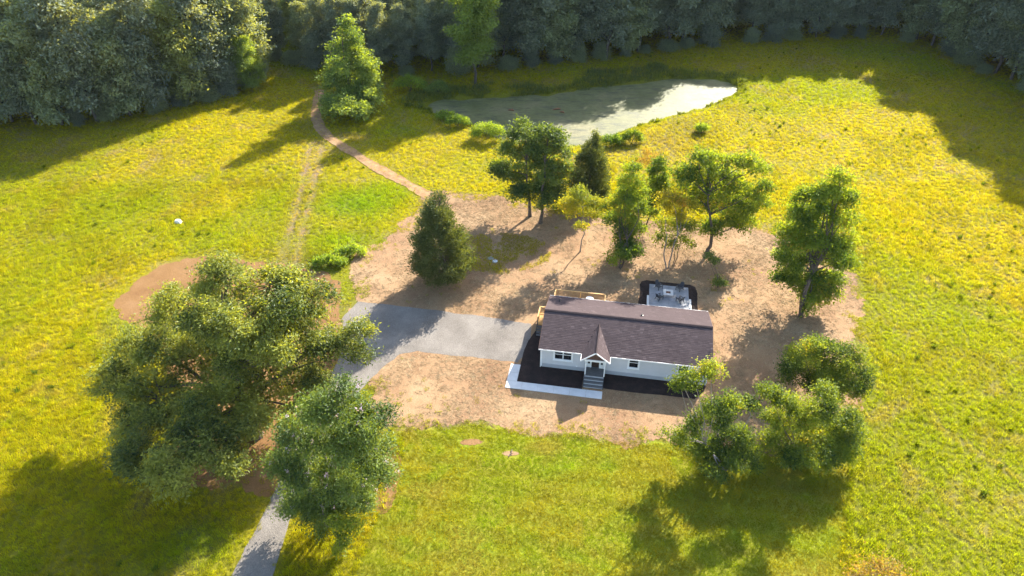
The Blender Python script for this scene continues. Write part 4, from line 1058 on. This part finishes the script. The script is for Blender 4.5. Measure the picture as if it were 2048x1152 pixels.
ORD = ['leftmost', 'second', 'third', 'fourth', 'fifth', 'sixth', 'seventh', 'eighth', 'ninth', 'tenth', 'eleventh', 'twelfth', 'thirteenth', 'fourteenth', 'fifteenth', 'sixteenth', 'seventeenth', 'eighteenth', 'nineteenth', 'twentieth',
       'twenty first', 'twenty second', 'twenty third', 'twenty fourth', 'twenty fifth', 'twenty sixth', 'twenty seventh', 'twenty eighth', 'twenty ninth', 'thirtieth', 'thirty first', 'thirty second', 'thirty third', 'thirty fourth']
def nth(i): return ORD[0] if i == 0 else ORD[i] + ' from left'
for sec, px, lab, grp in EDGES:
    pts, nr = along(px, 5.2); front = []
    for i, (p, n_) in enumerate(zip(pts, nr)):
        q = p + n_ * rng.uniform(1.0, 3.0) + rng.normal(0, 0.6, 2)
        if q[0] < -140: continue
        k = int(rng.choice([1, 3, 5, 0, 1, 3, 5, 4])) if sec != 'left' else int(rng.choice([0, 2, 4, 0, 1, 5]))
        uu = pix(q[0], q[1])[0]
        hs = {'left': 1.0, 'middle': lerp(0.58, 1.0, float(sstep(850, 1020, uu))), 'right': lerp(0.8, 1.12, float(sstep(1780, 1900, uu)))}[sec]
        s_, rz_ = rng.uniform(0.88, 1.12) * hs, rng.random() * 6.28
        if -70 < uu < 2120: front.append((uu, k, q, s_, rz_))
        else: DEEP_PTS.append((q[0], q[1], s_, rz_, k))
        for row in (1, 2, 3, 4, 5):
            q2 = p + n_ * (2 + row * 5.4 + rng.uniform(-1, 1)) + rng.normal(0, 1.2, 2)
            DEEP_PTS.append((q2[0], q2[1], rng.uniform(0.9, 1.15) * hs * (0.68 if sec == 'left' else 1.0), rng.random() * 6.28, int(rng.integers(0, 6))))
    front.sort(key=lambda f: f[0])
    for i, (uu, k, q, s_, rz_) in enumerate(front): wood_tree(VAR[k], q[0], q[1], s_, rz_, lab + ', ' + nth(i), grp)
    pts, nr = along(px, 4.4 if sec == 'left' else 5.2); low = []
    for i, (p, n_) in enumerate(zip(pts, nr)):
        q = p - n_ * rng.uniform(-0.8, 0.8); uu = pix(q[0], q[1])[0]
        if rng.random() < 0.2 or not -60 < uu < 2110: continue
        low.append((uu, int(rng.integers(0, 2)), q, rng.uniform(0.3, 0.85), rng.random() * 6.28))
    low.sort(key=lambda f: f[0])
    for i, (uu, k, q, s_, rz_) in enumerate(low):
        wood_tree(SHORT[k], q[0], q[1], s_, rz_, {'left': 'low undergrowth tree at the foot of the left wood, ', 'middle': 'low undergrowth tree below the wood behind the pond, ', 'right': 'low undergrowth tree below the far right wood, '}[sec] + nth(i),
                  'undergrowth of the ' + sec + ' wood', 'understory_tree', rng.uniform(0.45, 0.95))
for gx_ in np.arange(-120, 120, 7.0):                     # the wood goes on behind its edge
    for gy_ in (172, 180, 188, 197, 206):
        if abs(gx_) < 0.75 * gy_: DEEP_PTS.append((gx_ + rng.uniform(-2, 2), gy_ + rng.uniform(-2, 2), rng.uniform(0.75, 0.95), rng.random() * 6.28, int(rng.integers(0, 6))))
# trees that stand out of the wood
def lone(u, v, k, s, rz, label, leaf=None, sz=1.0):
    p = at(u, v); r = wood_tree(VAR[k], p[0], p[1], s, rz, label, None, 'forest_tree', sz)
    if leaf:
        for c in r.children:
            if c.name.startswith('crown'):
                c.data = c.data.copy(); c.data.materials[0] = leaf
    return r
lone(950, 168, 3, 1.0, 1.0, 'sunlit light green tree leaning out of the wood behind the pond', M['poplar'])
lone(505, 178, 2, 0.52, 2.2, 'low sunlit yellow green tree at the tip of the left wood', M['poplar'])

# ------------------------------------------------------------------ scattered growth (points that carry a clump each)
def scatter(name, protos, X, Y, Z, S, C, label, pick=None, tilt=0.12):
    n = len(X)
    me = bpy.data.meshes.new(name); me.vertices.add(n)
    me.vertices.foreach_set('co', np.stack([X, Y, Z], 1).astype(np.float32).ravel())
    a = me.attributes.new('col', 'FLOAT_COLOR', 'POINT'); a.data.foreach_set('color', np.hstack([np.clip(C, 0, 1), np.ones((n, 1))]).astype(np.float32).ravel())
    a = me.attributes.new('scl', 'FLOAT', 'POINT'); a.data.foreach_set('value', np.asarray(S, np.float32))
    a = me.attributes.new('rot', 'FLOAT_VECTOR', 'POINT'); a.data.foreach_set('vector', np.stack([rng.normal(0, tilt, n), rng.normal(0, tilt, n), rng.random(n) * 6.283], 1).astype(np.float32).ravel())
    a = me.attributes.new('pick', 'INT', 'POINT'); a.data.foreach_set('value', (rng.integers(0, len(protos), n) if pick is None else np.asarray(pick)).astype(np.int32))
    o = mesh_obj(name, me); tag(o, label, kind='stuff')
    g = bpy.data.node_groups.new(name + '_scatter', 'GeometryNodeTree')
    g.interface.new_socket('Geometry', in_out='INPUT', socket_type='NodeSocketGeometry'); g.interface.new_socket('Geometry', in_out='OUTPUT', socket_type='NodeSocketGeometry')
    gi = g.nodes.new('NodeGroupInput'); go = g.nodes.new('NodeGroupOutput')
    def attr(nm, t):
        k = g.nodes.new('GeometryNodeInputNamedAttribute'); k.data_type = t; k.inputs['Name'].default_value = nm; return k.outputs['Attribute']
    j = g.nodes.new('GeometryNodeGeometryToInstance')
    iop = g.nodes.new('GeometryNodeInstanceOnPoints')
    for pr in reversed(protos):
        oi = g.nodes.new('GeometryNodeObjectInfo'); oi.inputs['Object'].default_value = pr; oi.inputs['As Instance'].default_value = True
        g.links.new(oi.outputs['Geometry'], j.inputs[0])
    g.links.new(gi.outputs[0], iop.inputs['Points']); g.links.new(j.outputs[0], iop.inputs['Instance'])
    # pick among the prototypes
    if len(protos) > 1:
        jn = g.nodes.new('GeometryNodeJoinGeometry'); g.nodes.remove(j)
        for nd in [q for q in g.nodes if q.bl_idname == 'GeometryNodeObjectInfo']: g.links.new(nd.outputs['Geometry'], jn.inputs[0])
        g.links.new(jn.outputs[0], iop.inputs['Instance'])
        iop.inputs['Pick Instance'].default_value = True
        g.links.new(attr('pick', 'INT'), iop.inputs['Instance Index'])
    g.links.new(attr('scl', 'FLOAT'), iop.inputs['Scale'])
    er = g.nodes.new('FunctionNodeEulerToRotation'); g.links.new(attr('rot', 'FLOAT_VECTOR'), er.inputs[0]); g.links.new(er.outputs[0], iop.inputs['Rotation'])
    g.links.new(iop.outputs[0], go.inputs[0])
    md = o.modifiers.new('scatter', 'NODES'); md.node_group = g
    return o
def clump(name, mat, n, L, w, spread, lean, seed, flat=False):
    R = np.random.default_rng(seed); V, F, A = [], [], []
    for i in range(n):
        a = R.random() * 6.283; b = R.random() * 6.283; r = spread * math.sqrt(R.random())
        p = np.array((math.cos(b) * r, math.sin(b) * r, -0.02)); d = np.array((math.cos(a), math.sin(a), 0)); s = np.array((-d[1], d[0], 0))
        l = L * R.uniform(0.6, 1.25); ln = lean * R.uniform(0.4, 1.5); ww = w * R.uniform(0.7, 1.3); k = len(V)
        if flat:
            z0 = R.uniform(0.006, 0.030); V += [p + s * ww + (0, 0, z0), p - s * ww + (0, 0, z0), p + d * l - s * ww + (0, 0, z0 + R.normal(0, .014)), p + d * l + s * ww + (0, 0, z0 + R.normal(0, .014))]
            F.append((k, k + 1, k + 2, k + 3)); A += [R.random()] * 4
        else:
            m = p + d * ln * l * 0.35 + np.array((0, 0, l * 0.62)); t = p + d * ln * l + np.array((0, 0, l * (1.0 - 0.3 * ln)))
            V += [p + s * ww, p - s * ww, m - s * ww * .85, m + s * ww * .85, t + s * ww * .15, t - s * ww * .15]
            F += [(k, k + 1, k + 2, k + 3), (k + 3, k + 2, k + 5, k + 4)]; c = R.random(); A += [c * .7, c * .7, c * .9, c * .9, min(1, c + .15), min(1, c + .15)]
    o = bpy.data.objects.new(name, np_mesh(name, np.array(V), np.array(F), mat, {'var': np.array(A)}))
    return o
def jitter_grid(x0, x1, y0, y1, s):
    gx_, gy_ = np.meshgrid(np.arange(x0, x1, s), np.arange(y0, y1, s)); n = gx_.size
    return gx_.ravel() + rng.uniform(-s * .7, s * .7, n), gy_.ravel() + rng.uniform(-s * .7, s * .7, n)
def in_view(x, y, m=160):
    u, v = pix(x, y); return (u > -m) & (u < 2048 + m) & (v < 1152 + m) & (v > -80)

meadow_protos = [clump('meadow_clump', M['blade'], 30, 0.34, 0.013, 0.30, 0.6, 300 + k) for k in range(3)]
lawn_protos = [clump('lawn_clump', M['blade'], 26, 0.10, 0.012, 0.22, 0.5, 310 + k) for k in range(2)]
straw_protos = [clump('straw_clump', M['straw'], 16, 0.26, 0.010, 0.28, 0, 320 + k, True) for k in range(3)]
weed_protos = [clump('weed_clump', M['blade'], 26, 0.75, 0.06, 0.34, 0.7, 330 + k) for k in range(2)]

BARE = [YARD, DRIVE, DIRT]
xs_, ys_ = [], []
for (y0, y1, s) in ((22, 62, 0.36), (62, 95, 0.42), (95, 175, 0.55)):
    x, y = jitter_grid(-125, 125, y0, y1, s); k = in_view(x, y); xs_.append(x[k]); ys_.append(y[k])
x = np.concatenate(xs_); y = np.concatenate(ys_)
edge = np.full(x.shape, 1e9)
for P in BARE: edge = np.minimum(edge, sdist(P, x, y))
edge = np.minimum(edge, np.where(edge_dist(TRACK, x, y, False) < 0.16, 0.25, edge_dist(TRACK, x, y, False) - 0.65))
fuzz = (vnoise(x, y, 1.6, 61, 2) - 0.5) * 1.3
keep = (edge + fuzz > 0.0) & (sdist(LAWN, x, y) > -0.25 + fuzz * 0.4) & (sdist(POND, x, y) > 0.4)
keep &= np.hypot(x - at(356, 444)[0], y - at(356, 444)[1]) > 0.55
x, y, edge = x[keep], y[keep], edge[keep]
z = height(x, y); big = vnoise(x, y, 6, 63, 3)
S = (0.55 + 0.75 * big) * rng.uniform(0.7, 1.25, len(x)); S *= 0.55 + 0.45 * sstep(0, 2.0, edge)
S *= 1 - 0.5 * np.exp(-((edge_dist(TRACK2, x, y, False) - 0.85) / 0.6) ** 2)
S *= lerp(1.0, 0.75, sstep(20, 60, x) * sstep(80, 50, y))
C = grass_colour(x, y) * rng.uniform(0.75, 1.25, (len(x), 1)) * np.stack([rng.uniform(0.92, 1.08, len(x)), np.ones(len(x)), np.ones(len(x))], 1)
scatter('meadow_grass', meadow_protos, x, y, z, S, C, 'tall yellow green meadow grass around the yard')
# darker weeds and tussocks in the meadow, thick round the pond bank
x, y = jitter_grid(-120, 120, 24, 172, 2.2); k = in_view(x, y); x, y = x[k], y[k]
dP = sdist(POND, x, y); e = np.min([sdist(P, x, y) for P in BARE + [LAWN]], 0)
k = (vnoise(x, y, 9, 64, 2) + rng.normal(0, .16, len(x)) > 0.78) & (e > 0.8) & (dP > 1) & (edge_dist(TRACK, x, y, False) > 1.5)
xw, yw = x[k], y[k]; cw = lerp(DEEP * 1.6, GRN * 0.8, rng.random((len(xw), 1))); sw = rng.uniform(0.3, 0.75, len(xw))
x, y = jitter_grid(-30, 75, 95, 165, 0.6); dP = sdist(POND, x, y)
far = sstep(-4, 10, y - np.interp(x, [-20, 10, 60], [122, 118, 140]))
k = (dP > 0.1) & (dP < 1.0 + 8.5 * far * vnoise(x, y, 9, 65, 2)) & (rng.random(len(x)) < 0.55) & (vnoise(x, y, 3, 66, 2) > lerp(0.42, 0.30, far))
xb, yb = x[k], y[k]; cb = lerp(GRN * 0.75, np.array((0.15, 0.17, 0.075)), np.clip(rng.random((len(xb), 1)) * 0.7 + 0.5 * far[k][:, None], 0, 1)); sb = rng.uniform(0.35, 1.15, len(xb)) * (1 + 0.9 * far[k] * vnoise(xb, yb, 4, 67, 2))
x = np.concatenate([xw, xb]); y = np.concatenate([yw, yb])
isfar = far[k] > 0.5
xr, yr, cr = xb[isfar], yb[isfar], cb[isfar]
scatter('bank_reeds', meadow_protos, xr, yr, height(xr, yr), rng.uniform(1.4, 3.6, len(xr)), cr * 1.3, 'soft grey green reeds and tall grass on the far pond bank')
xb, yb, cb, sb = xb[~isfar], yb[~isfar], cb[~isfar], sb[~isfar] * 0.8
x = np.concatenate([xw, xb]); y = np.concatenate([yw, yb])
scatter('tall_weeds', weed_protos, x, y, height(x, y), np.concatenate([sw, sb]), np.concatenate([cw, cb]), 'dark green weeds in the meadow and along the pond bank')
# lawn
x, y = jitter_grid(-22, 36, 20, 52, 0.20); fuzz = (vnoise(x, y, 1.4, 67, 2) - .5) * 0.9
k = (sdist(LAWN, x, y) < 0.2 + fuzz * 0.5) & (sdist(YARD, x, y) + fuzz > 0.0) & (sdist(DRIVE, x, y) > 0.1) & in_view(x, y)
for (u, v, rx, ry) in ((1022, 908, 1.0, .6), (945, 885, 1.8, .6), (776, 955, 1.0, 3.4)):
    c = at(u, v); k &= (((x - c[0]) / (rx * 0.85)) ** 2 + ((y - c[1]) / ry) ** 2 + fuzz * 1.2 > 0.9)
x, y = x[k], y[k]
scatter('lawn_grass', lawn_protos, x, y, np.full(len(x), .014), rng.uniform(0.6, 1.3, len(x)), lawn_colour(x, y) * rng.uniform(0.75, 1.25, (len(x), 1)), 'short lawn grass in front of the house')
# straw strewn on the yard, thin grass coming through
x, y = jitter_grid(-22, 45, 36, 100, 0.30); d = sdist(YARD, x, y)
local = lambda x, y: ((x - HX) * math.cos(HYAW) + (y - HY) * math.sin(HYAW), -(x - HX) * math.sin(HYAW) + (y - HY) * math.cos(HYAW))
a_, b_ = local(x, y)
built = ((a_ > -3.0) & (a_ < 7.0) & (b_ > -3.55) & (b_ < 9)) | ((a_ > 6.5) & (a_ < 17.3) & (b_ > -2) & (b_ < 9)) | ((a_ > 0) & (a_ < 6.4) & (b_ > 8) & (b_ < 11.9)) | ((a_ > 9.9) & (a_ < 17) & (b_ > 8.5) & (b_ < 17.8))
base = (d < 0.1) & ~built & (sdist(DRIVE, x, y) > 0.1) & in_view(x, y)
k = base & (rng.random(len(x)) < 0.16 + 0.62 * sstep(0.38, 0.60, 0.6 * vnoise(x, y, 5.5, 68, 3) + 0.4 * vnoise(x, y, 1.8, 74, 2)))
xs2, ys2 = x[k], y[k]
pat = np.clip(1.6 * (vnoise(xs2, ys2, 7, 75, 3) - 0.5) + 0.5, 0, 1)[:, None]
cs = (0.74 + 0.46 * pat) * lerp(np.array((0.235, 0.155, 0.082)), np.array((0.40, 0.305, 0.18)), rng.random((len(xs2), 1)))
scatter('straw', straw_protos, xs2, ys2, np.full(len(xs2), .026), rng.uniform(0.7, 1.3, len(xs2)), cs, 'loose pale straw strewn over the yard', tilt=0.008)
k = base & ((rng.random(len(x)) < 0.75 * sstep(-2.6, 0.2, d) * (vnoise(x, y, 2.0, 73, 2) > 0.5) + 0.02 * (vnoise(x, y, 3, 69, 2) > .6)) | ((np.hypot(x - at(1000, 505)[0], (y - at(1000, 505)[1]) * 1.4) < 6.5) & (vnoise(x, y, 2.2, 70, 2) > 0.46)))
xg, yg = x[k], y[k]
x2, y2 = jitter_grid(-45, -12, 32, 68, 0.5); k = (sdist(DIRT, x2, y2) < 0) & (rng.random(len(x2)) < 0.05 + 0.7 * (vnoise(x2, y2, 2.5, 72, 2) > 0.5) * (y2 < 50)) & (sdist(DRIVE, x2, y2) > 0.2)
xg = np.concatenate([xg, x2[k]]); yg = np.concatenate([yg, y2[k]])
scatter('yard_grass', lawn_protos, xg, yg, np.full(len(xg), .026), rng.uniform(0.8, 1.8, len(xg)), grass_colour(xg, yg) * 0.8, 'thin grass sprouting through straw and dirt')
# the depth of the woods
dp = np.array(DEEP_PTS)
wood_protos = [bpy.data.objects.new('deep_wood_crown', v[1]) for v in VAR]
scatter('deep_wood', wood_protos, dp[:, 0], dp[:, 1], np.zeros(len(dp)), dp[:, 2], np.ones((len(dp), 3)), 'dark depth of the wood behind its front trees', dp[:, 4], 0.03)

# rounded shrubs by the pond
def shrub(u, v, w_px, h_px, label, leaf, seed, leaves=2600):
    b = at(u, v); k = depth_of(b) / FOCAL
    tree('shrub', label, 'shrub', (u, v), [(u - w_px * .25, v - h_px * .45, h_px * .42), (u + w_px * .22, v - h_px * .5, h_px * .45), (u, v - h_px * .6, h_px * .42), (u - w_px * .42, v - h_px * .35, h_px * .3), (u + w_px * .42, v - h_px * .35, h_px * .3)],
         leaf, M['bark'], leaves, 0.26, 16, 0.04, 4, seed, 'shrubs on the pond bank', 0.3, zmin=0.1, stem_spread=0.3)
shrub(976, 278, 58, 36, 'largest rounded bright shrub on the near left pond bank', M['shrub'], 401, 3600)
shrub(915, 252, 36, 24, 'low bright shrub on the pond bank left of the largest shrub', M['shrub'], 402)
shrub(890, 238, 26, 18, 'small shrub at the left tip of the pond', M['shrub'], 403, 1600)
shrub(1222, 290, 40, 22, 'bright shrub on the pond bank right of the pointed cedar', M['shrub'], 404)
shrub(1262, 284, 42, 26, 'darker round shrub on the pond bank beside the bright one', M['maple'], 405)
shrub(820, 182, 60, 34, 'sunlit leafy shrub left of the pond below the wood', M['shrub'], 406, 3000)
shrub(875, 186, 40, 26, 'pale leafy shrub at the far left pond bank', M['poplar'], 407, 2200)
shrub(660, 530, 60, 22, 'green weedy shrub at the edge of the dirt beside the spreading oak', M['shrub'], 408, 2400)
shrub(700, 510, 50, 20, 'green weedy shrub between the vivid grass and the straw yard', M['shrub'], 409, 2000)
shrub(1405, 262, 12, 16, 'small dark bush alone in the meadow right of the pond', M['shrub'], 410, 600)

# ------------------------------------------------------------------ the faint haze of a humid morning
hm = N('morning_haze')
pv = hm.n('VolumePrincipled'); pv.inputs['Color'].default_value = (0.80, 0.86, 1.0, 1); pv.inputs['Density'].default_value = 0.000035; pv.inputs['Anisotropy'].default_value = 0.0
hm.l(pv.outputs[0], hm.out.inputs['Volume'])
hz = MB().box(-1480, 1480, -1480, 2480, -3.0, 52.5).build('haze', hm.m)
tag(hz, 'thin pale haze in the air over the meadow and woods', kind='stuff')
